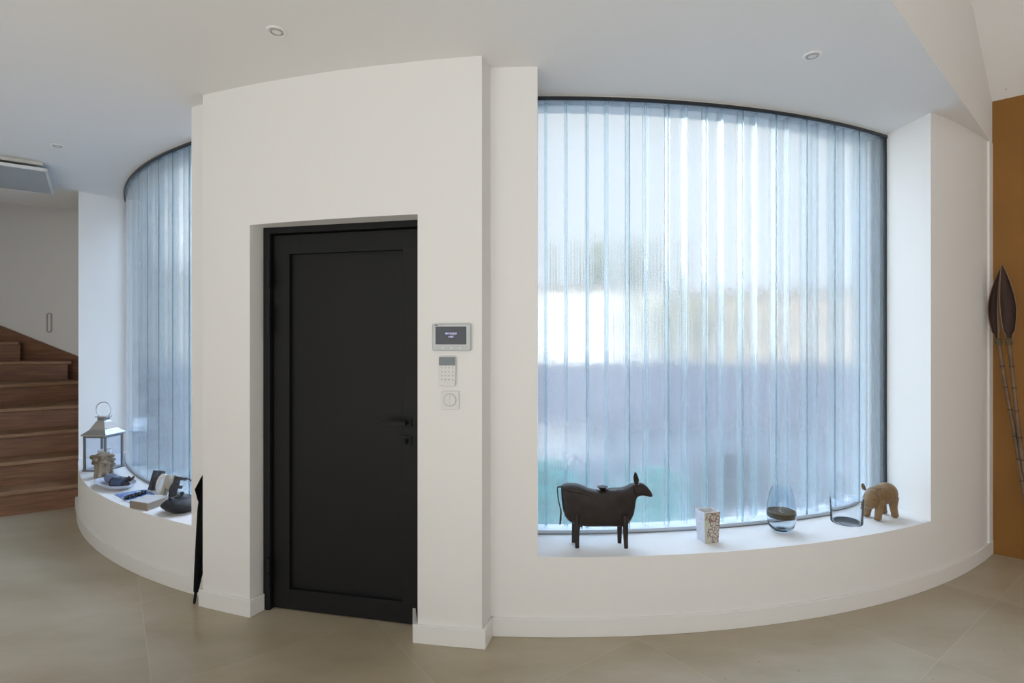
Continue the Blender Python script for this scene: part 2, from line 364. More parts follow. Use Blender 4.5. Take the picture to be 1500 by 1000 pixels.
# ochre wall, far walls
m_ = MB(); a = BW-bu*.28; b_ = BW+bu*4.9; m_.prism([tuple(a), tuple(b_), tuple(b_-bn*.15), tuple(a-bn*.15)], -.02, ZB+.03)
struct(m_.build('wall_ochre', M['brown']), 'ochre brown painted wall at the right edge', 'wall')
m_ = MB(); m_.prism([(6.95, .6), (7.1, .6), (7.1, -4.1), (6.95, -4.1)], -.02, 5.2); struct(m_.build('wall_east', M['wall']), 'white side wall of the room', 'wall')
m_ = MB(); m_.prism([(-7.1, 6.9), (-7, 6.9), (-7, -4.1), (-7.1, -4.1)], -.02, 6); struct(m_.build('wall_west', M['wall']), 'white far side wall beyond the staircase', 'wall')
m_ = MB(); Yb = -4.0
m_.box((-5.75, Yb-.08, 2.5), (2.7, .16, 5.1)); m_.box((5.75, Yb-.08, 2.5), (2.7, .16, 5.1)); m_.box((0, Yb-.08, 3.8), (8.8, .16, 2.5))
struct(m_.build('wall_back', M['wall']), 'white wall with the terrace opening', 'wall')
m_ = MB()
for x in (-4.38, -1.5, 1.5, 4.38): m_.box((x, Yb-.08, 1.27), (.06, .08, 2.54))
m_.box((0, Yb-.08, 2.52), (8.8, .08, .06)); m_.box((0, Yb-.08, .0), (8.8, .08, .06))
struct(m_.build('window_3', M['rail']), 'dark framed terrace window behind the viewer', 'window')
# unseen slabs added outside to keep sun off the rear opening and the courtyard
struct(MB().box((0, -6.7, 2.75), (14, 5.2, .2)).build('sun_block_rear', M['wall']), 'unseen white roof slab added to keep sun out of the rear opening', 'roof')
struct(MB().box((0, -.3, 6.2), (18, 7.4, .9)).build('sun_block_upper', M['wall']), 'unseen white roof block added to shade the courtyard', 'roof')
# stairwell
sw = MB()
sw.prism([(-7.1, 6.60), (-4.4, 6.20), (-4.4, 6.35), (-7.1, 6.75)], -.02, 6)
struct(sw.build('wall_stairwell', M['wall']), 'grey-white wall rising behind the staircase', 'wall')
sw = MB(); sw.prism([(-4.06, 5.14), (-4.85, 6.28), (-4.7, 6.4), (-3.9, 5.3)], -.02, 6); struct(sw.build('wall_stair_side', M['wall']), 'white side wall of the stairwell', 'wall')
sw = MB(); sw.prism([(-3.9, 6.2), (-7.1, 4.03), (-7.1, 3.9), (-3.9, 6.05)], ZC+.25, 6); struct(sw.build('wall_stair_upper', M['wall']), 'white wall of the floor above', 'wall')
struct(MB().box((-5.6, 5.6, 6.05), (4, 4, .12)).build('ceiling_stairwell', M['ceiling']), 'ceiling over the stairwell', 'ceiling')
# pill shaped recess in the stairwell wall
def wall_y(X): return 6.20+(-X-4.4)*.148
def wpt(x): 
    a = ray(x); Y = (6.20-4.4*.148)/(1+.148*a); return a*Y, Y
hx, hy = wpt(73); zt, zb_ = HC+42*hy/F, HC+13*hy/F
t = thing('recessed_stair_light', 'narrow pill-shaped white recessed light in the wall above the stairs', 'stair light', (hx, hy-.002, (zt+zb_)/2), -.147)
hw = .034; hh = (zt-zb_)/2
def pill(w_, h_, n=10): 
    return [(w_*cos(pi*i/n), h_-w_+w_*sin(pi*i/n)) for i in range(n+1)]+[(w_*cos(pi+pi*i/n), -h_+w_+w_*sin(pi+pi*i/n)) for i in range(n+1)]
def ring_y(mb, out, inn, y0, y1):
    n = len(out); vs = [(p[0], y0, p[1]) for p in out]+[(p[0], y0, p[1]) for p in inn]+[(p[0], y1, p[1]) for p in out]+[(p[0], y1, p[1]) for p in inn]
    fs = []
    for i in range(n):
        j = (i+1) % n; fs += [(i, j, n+j, n+i), (i, 2*n+i, 2*n+j, j), (n+i, n+j, 3*n+j, 3*n+i), (2*n+i, 3*n+i, 3*n+j, 2*n+j)]
    return mb.add(vs, fs)
ring_y(MB(), pill(hw, hh), pill(hw-.010, hh-.010), -.012, .003).build('light_frame', M['spotin'], t)
b = MB(); pp = pill(hw-.009, hh-.009); n = len(pp)
b.add([(p[0], 0, p[1]) for p in pp]+[(p[0], .003, p[1]) for p in pp], [tuple(range(n)), tuple(range(2*n-1, n-1, -1))]+[(i, (i+1) % n, n+(i+1) % n, n+i) for i in range(n)])
b.build('light_recess', M['wall'], t)
# ------------------------------------------------------------------ DOOR
door = struct(empty('door_1', (O.x, O.y, 0), atan2(dd.y, dd.x)), 'black metal entrance door closed in the white recess', 'door')
# local frame: x along the door, y away from the room, z up
Wd = .985; dz1 = 2.117
sL, sR = .042, Wd-.05
b = MB(); b.box((sL/2, .03, dz1/2), (sL, .08, dz1)); b.box((Wd-.024, .03, dz1/2), (.05, .08, dz1)); b.box((Wd/2, .03, dz1-.022), (Wd-.002, .079, .044))
b.build('door_frame', M['black'], door, bevel=.002)
lx0, lx1, lz1 = sL+.004, Wd-.053, dz1-.05
b = MB(); st = .105; rt = .118; yl = .018
s2 = .88 if False else lx1-.115
px0, px1, pz0, pz1 = lx0+.098, s2, .115, lz1-.105
b.box(((lx0+px0)/2, yl+.025, lz1/2+.003), (px0-lx0, .05, lz1-.006)); b.box(((lx1+px1)/2, yl+.025, lz1/2+.003), (lx1-px1, .05, lz1-.006))
b.box(((px0+px1)/2, yl+.025, (pz1+lz1)/2), (px1-px0+.002, .0498, lz1-pz1)); b.box(((px0+px1)/2, yl+.025, (.006+pz0)/2), (px1-px0+.002, .0498, pz0-.006))
leaf = b.build('door_leaf', M['black'], door, bevel=.0015)
b = MB(); b.box(((px0+px1)/2, yl+.036, (pz0+pz1)/2), (px1-px0+.01, .022, pz1-pz0+.01)); b.build('door_panel', M['black'], door)
b = MB(); b.box((sL+.002, .05, lz1/2), (.006, .02, lz1)); b.box((Wd/2, .05, lz1+.003), (Wd-.1, .02, .008)); b.box((Wd/2, .06, .003), (Wd-.08, .02, .006))
b.build('door_gap', M['blackdeep'], door)
for (ya, yb) in ((381, 421), (447, 488), (816, 859)):
    Yd = O.y+.0; za, zb = HC-(ya-500)*(Yd-.02)/F, HC-(yb-500)*(Yd-.02)/F
    b = MB(); zc_ = (za+zb)/2; h_ = za-zb
    b.tube([(sL+.002, -.022, zb), (sL+.002, -.022, zc_-.002)], .0105, 14); b.tube([(sL+.002, -.022, zc_+.002), (sL+.002, -.022, za)], .0105, 14)
    b.box((sL-.008, -.011, zc_), (.02, .012, h_*.92)); b.build('hinge', M['black'], door, smooth=40)
# handle: lever over a square rose, and a key rose below
sx = door_s(602)-.028; zh = 1.48-.122*2.80/F*1000
zh = HC-(620.5-500)*2.80/F
b = MB(); b.box((sx, yl-.004, zh), (.052, .008, .052)); rose = b.build('handle_rose', M['black'], door, bevel=.001)
b = MB(); b.tube([(sx, yl-.004, zh), (sx, yl-.048, zh)], .0095, 14); b.box((sx-.058, yl-.052, zh-.001), (.140, .009, .022)); b.build('door_handle', M['black'], rose, bevel=.001)
zk = HC-(647-500)*2.80/F
b = MB(); b.box((sx, yl-.004, zk), (.052, .008, .052)); kr = b.build('key_rose', M['black'], door, bevel=.001)
b = MB(); b.tube([(sx, yl-.006, zk), (sx, yl-.018, zk)], .009, 14); b.box((sx, yl-.024, zk), (.012, .02, .028)); b.build('lock_knob', M['blackdeep'], kr, bevel=.002)
# ------------------------------------------------------------------ WINDOWS of channel glass
def u_profile(p0, p1, outer):
    """plan outline of one channel between two angles; inner channels open to the outside, outer ones to the room"""
    th = .0065; fd = .055
    if not outer: rw, s = RG-.004, -1
    else: rw, s = RG-.004-.088, 1
    a = L(pol(p0, rw)); b_ = L(pol(p1, rw)); t_ = (b_-a).normalized(); mid = (a+b_)/2
    n_ = (mid-L((CX, CY))).normalized()*s            # direction of the flanges
    return [tuple(q) for q in (a, b_, b_+n_*fd, b_+n_*fd-t_*th, b_+n_*th-t_*th, a+n_*th+t_*th, a+n_*fd+t_*th, a+n_*fd)]
def channel_window(name, ph0, ph1, phase, step, label, side0, side1):
    root = struct(empty(name), label, 'window')
    k0 = math.floor((ph0-phase)/step); z0, z1 = ZL+.022, ZC-.012
    for outer in (0, 1):
        k = k0-1
        while True:
            a = phase+(k+.5*outer)*step+.00022; b_ = a+step-.00044; k += 1
            if a > ph1-.004: break
            a, b_ = max(a, ph0+.001), min(b_, ph1-.001)
            if b_-a < .006: continue
            MB().prism(u_profile(a, b_, outer), z0, z1).build('glass_channel', M['channel'], root)
    # rails: dark cap at the ceiling, pale foot channel on the ledge
    def strip(r0, r1, za, zb, m, nm, n=60):
        b = MB(); b.prism(arc(ph0, ph1, r0, n)+arc(ph1, ph0, r1, n), za, zb); return b.build(nm, m, root, smooth=30)
    strip(RG+.012, RG+.001, ZC-.026, ZC-.007, M['rail'], 'top_rail'); strip(RG+.001, RG-.112, ZC-.011, ZC-.001, M['alu'], 'head_channel')
    strip(RG+.008, RG-.105, ZC-.007, ZC+.001, M['bead'], 'sealant_line')
    strip(RG+.006, RG+.001, ZL+.000, ZL+.005, M['steel'], 'foot_line')
    strip(RG+.002, RG-.105, ZL+.000, ZL+.0225, M['alu'], 'foot_rail')
    for side, pp in ((side0, ph0), (side1, ph1)):
        if side:
            s = 1 if pp == ph0 else -1
            MB().prism([pol(pp-s*.0005, RG+.006), pol(pp+s*.0026, RG+.006), pol(pp+s*.0026, RG-.11), pol(pp-s*.0005, RG-.11)], ZL, ZC-.007).build('side_post', M['rail'], root)
    return root
step = .0503
channel_window('window_1', phA-.004 if False else ph(787, RG)-.004, gR, phi_of(on_circle(800, r=RG)), step, 'wide curved window of upright ribbed glass channels right of the door', 1, 1)
gl0 = radians(-58.6); gl1 = ph(281, RG)+.03
channel_window('window_2', gl0, gl1, phi_of(on_circle(202.6, r=RG)), step, 'narrow curved window of upright glass channels left of the door', 1, 0)
# ------------------------------------------------------------------ STAIRCASE
h = .21
nz = []                                                # nosing end points: left (off frame) and right
lefts = [4.573, 4.752, 4.95, 5.159, 5.447, 5.95]
rights = [4.856, 5.065, 5.30, 5.49, 5.916, 6.16]
for i in range(6):
    a = L((-.94*lefts[i], lefts[i])); xr = -.798 if i < 5 else ray(105); b_ = L((xr*rights[i], rights[i]))
    nz.append((a, b_))
stair = thing('staircase', 'brown wooden winding staircase at the left edge of the room', 'staircase', (-4.4, 5.2, 0))
so = L((-4.4, 5.2))
def loc2(p): return (p[0]-so.x, p[1]-so.y)
def ext(a, b_, l0, l1): d = (b_-a).normalized(); return a-d*l0, b_+d*l1
lines = []
for i, (a, b_) in enumerate(nz):
    l1 = .05 if i < 5 else 0; lines.append(ext(a, b_, .9 if i < 4 else .5, l1))
a7 = L((-.94*6.20, 6.20)); b7 = L((ray(27)*6.25, 6.25)); lines.append(ext(a7, b7, .4, .0))
for i in range(7):
    a, b_ = lines[i]; d = (b_-a).normalized(); n_ = L((-d.y, d.x))      # n_ points up the stairs
    zt = (i+1)*h if i < 6 else 1.476
    zlow = i*h
    # riser set back under the nosing
    r0, r1 = a+n_*.03, b_+n_*.03-d*(.05 if i == 5 else 0)
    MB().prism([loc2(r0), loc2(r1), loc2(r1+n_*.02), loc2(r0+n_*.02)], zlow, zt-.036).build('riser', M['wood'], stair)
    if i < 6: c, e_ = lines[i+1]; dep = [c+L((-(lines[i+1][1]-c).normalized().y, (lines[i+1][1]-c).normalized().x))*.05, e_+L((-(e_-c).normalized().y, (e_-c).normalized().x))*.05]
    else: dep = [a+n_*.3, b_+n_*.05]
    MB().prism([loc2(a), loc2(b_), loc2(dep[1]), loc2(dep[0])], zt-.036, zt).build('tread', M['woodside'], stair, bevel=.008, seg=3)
# stringer against the stairwell wall
b = MB()
def wp(x, y, off=.0):
    X, Y = wpt(x); return X, Y-.03-off, HC-(y-500)*(Y-.03)/F
prof = [(-60, 450), (0, 476), (40, 492), (80, 508), (113, 521), (150, 537)]
top = [wp(x, y) for x, y in prof]; n = len(top)
vs = [(p[0]-so.x, p[1]-so.y, p[2]) for p in top]+[(p[0]-so.x, p[1]-so.y, .3) for p in top]+[(p[0]-so.x, p[1]-so.y+.03, p[2]) for p in top]+[(p[0]-so.x, p[1]-so.y+.03, .3) for p in top]
fs = [(i, i+1, n+i+1, n+i) for i in range(n-1)]+[(2*n+i, 3*n+i, 3*n+i+1, 2*n+i+1) for i in range(n-1)]+[(i, 2*n+i, 2*n+i+1, i+1) for i in range(n-1)]
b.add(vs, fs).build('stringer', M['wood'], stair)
# ------------------------------------------------------------------ CEILING THINGS
def spotlight(x, y, label):
    Y = (ZC-HC)*F/(500-y); p = (ray(x)*Y, Y, ZC)
    t = thing('recessed_spotlight', label, 'ceiling light', p, random.random(), 'recessed ceiling spotlights')
    MB().lathe([(.044, .001), (.044, -.003), (.041, -.006), (.030, -.005), (.027, .0005)], n=48).build('trim_ring', M['spot'], t, smooth=40)
    hold = MB().lathe([(.0255, .0), (.0255, -.0085), (.0225, -.0085), (.0215, -.003), (.0215, .0)], n=40).build('lamp_holder', M['spotin'], t, smooth=40)
    MB().lathe([(.0205, .0), (.020, -.005), (.001, -.0055)], n=30).build('lamp', M['spot'], hold, smooth=40)
spotlight(405, 45.5, 'round white spotlight recessed in the ceiling above the black door')
spotlight(1190, 81, 'round white spotlight recessed in the ceiling before the wide window')
spotlight(84, 213, 'round white spotlight in the ceiling beside the grey heating panel')
zp = ZC-.075
c0, c1 = onz(69.5, 250.8, zp), onz(78.6, 285, zp); dl = onz(0, 240.2, zp)
uy = (c1-c0).normalized(); ux = L((-uy.y, uy.x, 0)); ux = ux if ux.dot(dl-c0) > 0 else -ux
Wp = (c1-c0).length; Lw = 1.2
t = thing('ceiling_heating_panel', 'flat grey panel hanging just under the ceiling above the stairs', 'heating panel', c0)
def lp(u_, v_): q = ux*u_+uy*v_; return (q.x, q.y)
MB().prism([lp(.012, .012), lp(Lw-.012, .012), lp(Lw-.012, Wp-.012), lp(.012, Wp-.012)], -.002, .016).build('panel_face', M['heater'], t)
b = MB()
for q in (((0, 0), (Lw, 0), (Lw, .014), (0, .014)), ((0, Wp-.014), (Lw, Wp-.014), (Lw, Wp), (0, Wp)), ((0, 0), (.014, 0), (.014, Wp), (0, Wp)), ((Lw-.014, 0), (Lw, 0), (Lw, Wp), (Lw-.014, Wp))):
    b.prism([lp(*k) for k in q], -.004, .020)
b.build('panel_frame', M['heatframe'], t)
for u_ in (.32, .9):
    for v_ in (.03, Wp-.1):
        MB().prism([lp(u_, v_), lp(u_+.05, v_), lp(u_+.05, v_+.04), lp(u_, v_+.04)], .018, .076).build('bracket', M['heatframe'], t)
MB().prism([lp(.03, .05), lp(Lw-.03, .05), lp(Lw-.03, .09), lp(.03, .09)], .05, .076).build('mounting_rail', M['bead'], t)
# tiny hole cap in the sloping ceiling
a_ = ray(1473.5); k = 369.5/F
# point where that line of sight meets the slope
s_ = (ZB-HC-SL*(BW.x*bn.x+BW.y*bn.y))/(k-SL*(a_*bn.x+bn.y))
pn = L((a_*s_, s_, HC+k*s_)); b = MB(); b.ball((0, 0, 0), (.006, .006, .004), 12, 6)
o = tag(b.build('ceiling_sensor', M['spotin'], smooth=60, loc=pn), 'tiny grey button on the sloping ceiling above the ochre wall', 'sensor')
# ------------------------------------------------------------------ WALL DEVICES right of the door
def pil_frame(x):                                       # point and outward direction on the bulge at pixel x
    p = pc(x); q = pphi(p); return p, q
def device(name, label, cat, x0, x1, y0, y1):
    p, q = pil_frame((x0+x1)/2); Y = p[1]; z = HC-((y0+y1)/2-500)*Y/F
    t = thing(name, label, cat, (p[0], p[1]-.0008, z), q)
    pa, pb_ = pc(x0), pc(x1)
    return t, sqrt((pa[0]-pb_[0])**2+(pa[1]-pb_[1])**2), (y1-y0)*Y/F, Y/F
def text(name, body, size, parent, loc, m, align='CENTER'):
    cu = bpy.data.curves.new(name, 'FONT'); cu.body = body; cu.size = size; cu.align_x = align; cu.align_y = 'CENTER'; cu.extrude = .0003
    o = bpy.data.objects.new(name, cu); C.objects.link(o); cu.materials.append(m)
    bpy.context.view_layer.update(); me = bpy.data.meshes.new_from_object(o.evaluated_get(bpy.context.evaluated_depsgraph_get())); bpy.data.objects.remove(o)
    o = bpy.data.objects.new(name, me); C.objects.link(o); o.parent = parent; o.location = loc; o.rotation_euler = (pi/2, 0, 0)
    return o
t, wd, hg, s = device('video_intercom', 'silver wall intercom with a dark screen showing date and time', 'intercom', 634.5, 690.5, 474.3, 513.6)
MB().box((0, -.010, 0), (wd, .020, hg)).build('casing', M['silver'], t, bevel=.006, seg=3)
swd, shg = 46.5*s, 26.3*s; sz = (494-491.4)*s
MB().box((-.001, -.0200, sz), (swd+.006, .0014, shg+.006)).build('screen_bezel', M['plastic'], t)
MB().box((-.001, -.0206, sz), (swd, .0016, shg)).build('screen', M['screen'], t); scr = bpy.context.scene.collection.objects[-1]
text('date_digits', '09/10/2020', .0125, scr, (-.001, -.0216, sz+.0095), M['digits'])
text('time_digits', '14:57', .0125, scr, (-.001, -.0216, sz-.0065), M['digits'])
b = MB(); b.box((-wd/2+.023, -.0203, hg/2-.0075), (.010, .0008, .0030)); b.box((-wd/2+.0165, -.0203, hg/2-.0060), (.003, .0008, .0055)); b.box((-wd/2+.0265, -.0203, hg/2-.0082), (.004, .0008, .0016))
b.build('maker_mark', M['label_ink'], t)
for dx in (-.042, .001, .043): MB().box((dx, -.0203, -hg/2+.013), (.007, .0012, .0075)).build('touch_key', M['letter_white'], t, bevel=.001)
t, wd, hg, s = device('alarm_keypad', 'small white alarm keypad with a grey cover on the wall below the intercom', 'keypad', 644.6, 668.6, 522.3, 564.6)
b = MB(); ou = [(-wd/2*1.03, -hg/2*.1), (-wd/2*.93, -hg/2), (0, -hg/2*1.02), (wd/2*.93, -hg/2), (wd/2*1.0, 0), (wd/2*1.0, hg/2), (0, hg/2*1.03), (-wd/2*1.03, hg/2)]
n = len(ou); b.add([(p[0], -.019, p[1]) for p in ou]+[(p[0], 0, p[1]) for p in ou], [tuple(range(n)), tuple(range(2*n-1, n-1, -1))]+[(i, (i+1) % n, n+(i+1) % n, n+i) for i in range(n)])
b.build('casing', M['plastic'], t, bevel=.003)
MB().box((0, -.0205, hg/2*.69), (wd*.97, .005, hg*.28)).build('display_cover', M['keypadgrey'], t, bevel=.0015)
for j in range(4):
    for i in range(4):
        MB().box((-.0265+i*.0178, -.0195, .017-j*.0190), (.0058, .0014, .0048)).build('key', M['keyink'], t, bevel=.0012)
t, wd, hg, s = device('round_light_switch', 'square white switch plate with a round rocker below the keypad', 'light switch', 647.3, 672.8, 572.3, 599)
MB().box((0, -.005, 0), (wd, .010, hg)).build('plate', M['plastic'], t, bevel=.002)
b = MB(); n = 40; r_ = 8.6*s; b.tube([(0, -.007, .001), (0, -.0135, .001)], r_, n); rk = b.build('rocker', M['plastic'], t, bevel=.001)
b = MB(); rr_ = [(r_*1.12*cos(2*pi*i/n), .001+r_*1.12*sin(2*pi*i/n)) for i in range(n)]; ri = [(r_*1.03*cos(2*pi*i/n), .001+r_*1.03*sin(2*pi*i/n)) for i in range(n)]
ring_y(b, rr_, ri, -.0112, -.009).build('rocker_ring', M['spotin'], t)
MB().box((0, -.0138, .001), (.0012, .001, r_*1.9)).build('rocker_gap', M['spotin'], rk)
# ------------------------------------------------------------------ UMBRELLA
tip = onz(284.5, 884, 0); tip.z = .0
sw_ = phi_of(on_circle(297))
ax = L((-1.70, 3.16, 1.0))                             # where the shaft rests in the corner
d_ = (ax-tip).normalized(); Lc = (ax-tip).length
t = thing('folded_umbrella', 'black folded umbrella leaning point down beside the door pier', 'umbrella', tip)
side = d_.cross(L((0, 1, 0))).normalized(); oth = side.cross(d_).normalized()
b = MB(); N = 40; rows = 26; vs = []
cl = Lc*.80
for i in range(rows+1):
    u_ = i/rows; dist_ = .065+u_*cl*.86
    rad = .011+.032*min(1, u_*1.5)**.9-.012*max(0, u_-.72)/.28
    bend = .0
    for k in range(N):
        an = 2*pi*k/N; f_ = 1+.22*cos(4*an+u_*1.2)+.08*cos(9*an)
        extra = 0
        if i == rows: extra = .035*cos(4*an)+.012
        vs.append(d_*(dist_+extra)+(side*cos(an)+oth*sin(an))*rad*f_)
fs = [(i*N+k, i*N+(k+1) % N, (i+1)*N+(k+1) % N, (i+1)*N+k) for i in range(rows) for k in range(N)]+[tuple(range(N-1, -1, -1))]
b.add(vs, fs); cano = b.build('canopy', M['fabric'], t, smooth=50)
# loose corner of cloth that stands away from the folds
b = MB(); fo = [at(px_, py_, Y_)-tip for px_, py_, Y_ in ((301, 690, 3.16), (296, 698, 3.13), (286, 716, 3.10), (290, 729, 3.10), (294, 742, 3.11), (292.5, 760, 3.11), (303, 765, 3.13), (304, 700, 3.17))]
nf = len(fo); b.add([p+L((0, -.010, 0)) for p in fo]+[p+L((0, .014, 0)) for p in fo], [tuple(range(nf)), tuple(range(2*nf-1, nf-1, -1))]+[(i_, (i_+1) % nf, nf+(i_+1) % nf, nf+i_) for i_ in range(nf)])
b.build('loose_fold', M['fabric'], cano, bevel=.004)
MB().tube([(0, 0, 0), d_*.012, d_*.07], [.005, .0075, .009], 12).build('ferrule', M['blackdeep'], t, smooth=40)
MB().tube([d_*.06, d_*Lc*.94], .005, 10).build('shaft', M['steel'], t, smooth=40)
hb = d_*(Lc*.93); MB().tube([hb, hb+d_*.06, hb+d_*.10+side*.012, hb+d_*.12+side*.035, hb+d_*.105+side*.058, hb+d_*.075+side*.066], .011, 12).build('handle', M['blackdeep'], t, smooth=50)
# ------------------------------------------------------------------ COW
s = 2.90/F/7.145
orig = onz(881, 801.4, ZL); orig.y += .03; orig.z = ZL
cow = thing('metal_cow_figurine', 'dark brown metal cow figurine standing on the ledge before the wide window', 'figurine', orig, radians(-1.5))
def cw(x, y): return ((x-575)*s, (868-y)*s)
out = [(165, 262), (180, 245), (215, 230), (270, 224), (330, 230), (390, 248), (450, 275), (510, 292), (560, 293), (640, 281), (730, 273), (800, 270), (850, 250), (900, 224), (950, 214), (1000, 214), (1035, 228), (1070, 262), (1100, 305), (1112, 332), (1108, 350), (1085, 357), (1055, 347), (1015, 341), (975, 345), (950, 362), (937, 400), (932, 460), (918, 530), (888, 595), (850, 640), (800, 657), (700, 656), (560, 658), (430, 660), (340, 645), (280, 628), (235, 602), (200, 555), (180, 490), (172, 420), (165, 330)]
P = [cw(*p) for p in out]
# body cross-section: slab with rounded flanks; the head is slimmer than the trunk
cen = (sum(p[0] for p in P)/len(P), sum(p[1] for p in P)/len(P))
b = MB(); n = len(P); layers = []
def halfw(px): 
    hx_ = px/s+575
    return .044 if hx_ < 820 else .044-.022*min(1, (hx_-820)/130)
for (w_, shr) in ((-1, .022), (-.92, .010), (-.70, .003), (-.4, 0), (.4, 0), (.70, .003), (.92, .010), (1, .022)):
    row = []
    for i, p in enumerate(P):
        pa, pb_ = L(P[i-1]), L(P[(i+1) % n]); tg = (pb_-pa).normalized(); nn = L((tg.y, -tg.x))
        nn = -nn if (L(p)+nn*.001-L(cen)).length > (L(p)-L(cen)).length and False else nn
        row.append((p[0]-nn.x*0-(-nn.x)*0, p[1], nn))
    layers.append((w_, shr, row))
area = sum(P[i][0]*P[(i+1) % n][1]-P[(i+1) % n][0]*P[i][1] for i in range(n)); sg = 1 if area > 0 else -1
vs = []
for w_, shr, row in layers:
    for x_, z_, nn in row:
        k_ = shr*(1 if x_/s+575 < 900 else .45)
        vs.append((x_-nn.x*k_*sg, w_*halfw(x_), z_-nn.y*k_*sg))
m = len(layers); fs = [(i*n+k, i*n+(k+1) % n, (i+1)*n+(k+1) % n, (i+1)*n+k) for i in range(m-1) for k in range(n)]+[tuple(range(n-1, -1, -1)), tuple(range((m-1)*n, m*n))]
b.add(vs, fs); b.build('body', M['cow'], cow, smooth=35)
for (xt, xb, yb_, sgn) in ((322, 324, 868, -1), (815, 828, 868, -1), (318, 300, 862, 1), (790, 785, 862, 1)):
    b = MB(); y_ = sgn*.037
    X0, Z0 = cw(xt, 530); X1, Z1 = cw(xb, yb_)
    b.tube([(X0, y_*.9, Z0), ((X0*2+X1)/3, y_*1.12, Z0*.68), (X1, y_, .0)], [.0165, .0145, .0105], 14); b.build('leg', M['cow'], cow, smooth=50)
b = MB(); pts = [(172, 258), (128, 262), (124, 290), (132, 380), (150, 460), (163, 520), (158, 590), (152, 655)]
b.tube([(cw(*p)[0], 0, cw(*p)[1]) for p in pts], [.0042, .004, .0035, .0032, .0034, .0042, .0058, .0040], 10); b.build('tail', M['cow'], cow, smooth=50)
def leaf_mb(b, base, tipp, wid, nrm, curl=.2):
    base, tipp, nrm = L(base), L(tipp), L(nrm).normalized(); ax_ = tipp-base; sd = ax_.normalized().cross(nrm); K = 10; vs = []
    for i in range(K+1):
        u_ = i/K; w_ = wid*sin(pi*min(1, u_*.92+.08))**.8*(1 if u_ < 1 else 0)+.0004
        for q_ in (-1, -.5, 0, .5, 1): vs.append(base+ax_*u_+sd*w_*q_+nrm*(curl*wid*(q_*q_)))
    vs2 = [v-nrm*.0016 for v in vs]; fs = []; nn = len(vs)
    for i in range(K):
        for q_ in range(4): a = i*5+q_; fs += [(a, a+1, a+6, a+5), (nn+a, nn+a+5, nn+a+6, nn+a+1)]
        fs += [(i*5, i*5+5, nn+i*5+5, nn+i*5), (i*5+4, nn+i*5+4, nn+i*5+9, i*5+9)]
    fs += [(0, nn, nn+1, 1), (1, nn+1, nn+2, 2), (2, nn+2, nn+3, 3), (3, nn+3, nn+4, 4)]
    return b.add(vs+vs2, fs)
x0, z0 = cw(945, 222); x1, z1 = cw(940, 112)
for sgn in (-1, 1):
    b = MB(); leaf_mb(b, (x0, sgn*.012, z0), (x1+sgn*.0, sgn*.020, z1+sgn*.003), .0135, (sgn*.25, -1, 0), .5); b.build('horn', M['cow'], cow, smooth=60)
    xe, ze = cw(925, 235); xf, zf = cw(935, 310); b = MB(); leaf_mb(b, (xe, sgn*.024, ze), (xf, sgn*.034, zf), .011, (.2, sgn*1, 0), .5); b.build('ear', M['cow'], cow, smooth=60)
b = MB(); xu, zu = cw(372, 640)
b.ball((xu, 0, zu), (.013, .014, .020), 14, 8); 
for q_ in ((-.006, -.006), (.005, -.006), (-.006, .006), (.005, .006)): b.tube([(xu+q_[0], q_[1], zu-.012), (xu+q_[0], q_[1], zu-.029)], [.0028, .0016], 8)
b.build('udder', M['cow'], cow, smooth=50)
xd, zd = cw(595, 283); b = MB(); b.lathe([(.001, .002), (.014, .004), (.029, .018), (.0285, .0195), (.016, .021), (.006, .0215), (.001, .024)], (xd, 0, zd-.004), 26); b.build('coin_dish', M['cow'], cow, smooth=40)
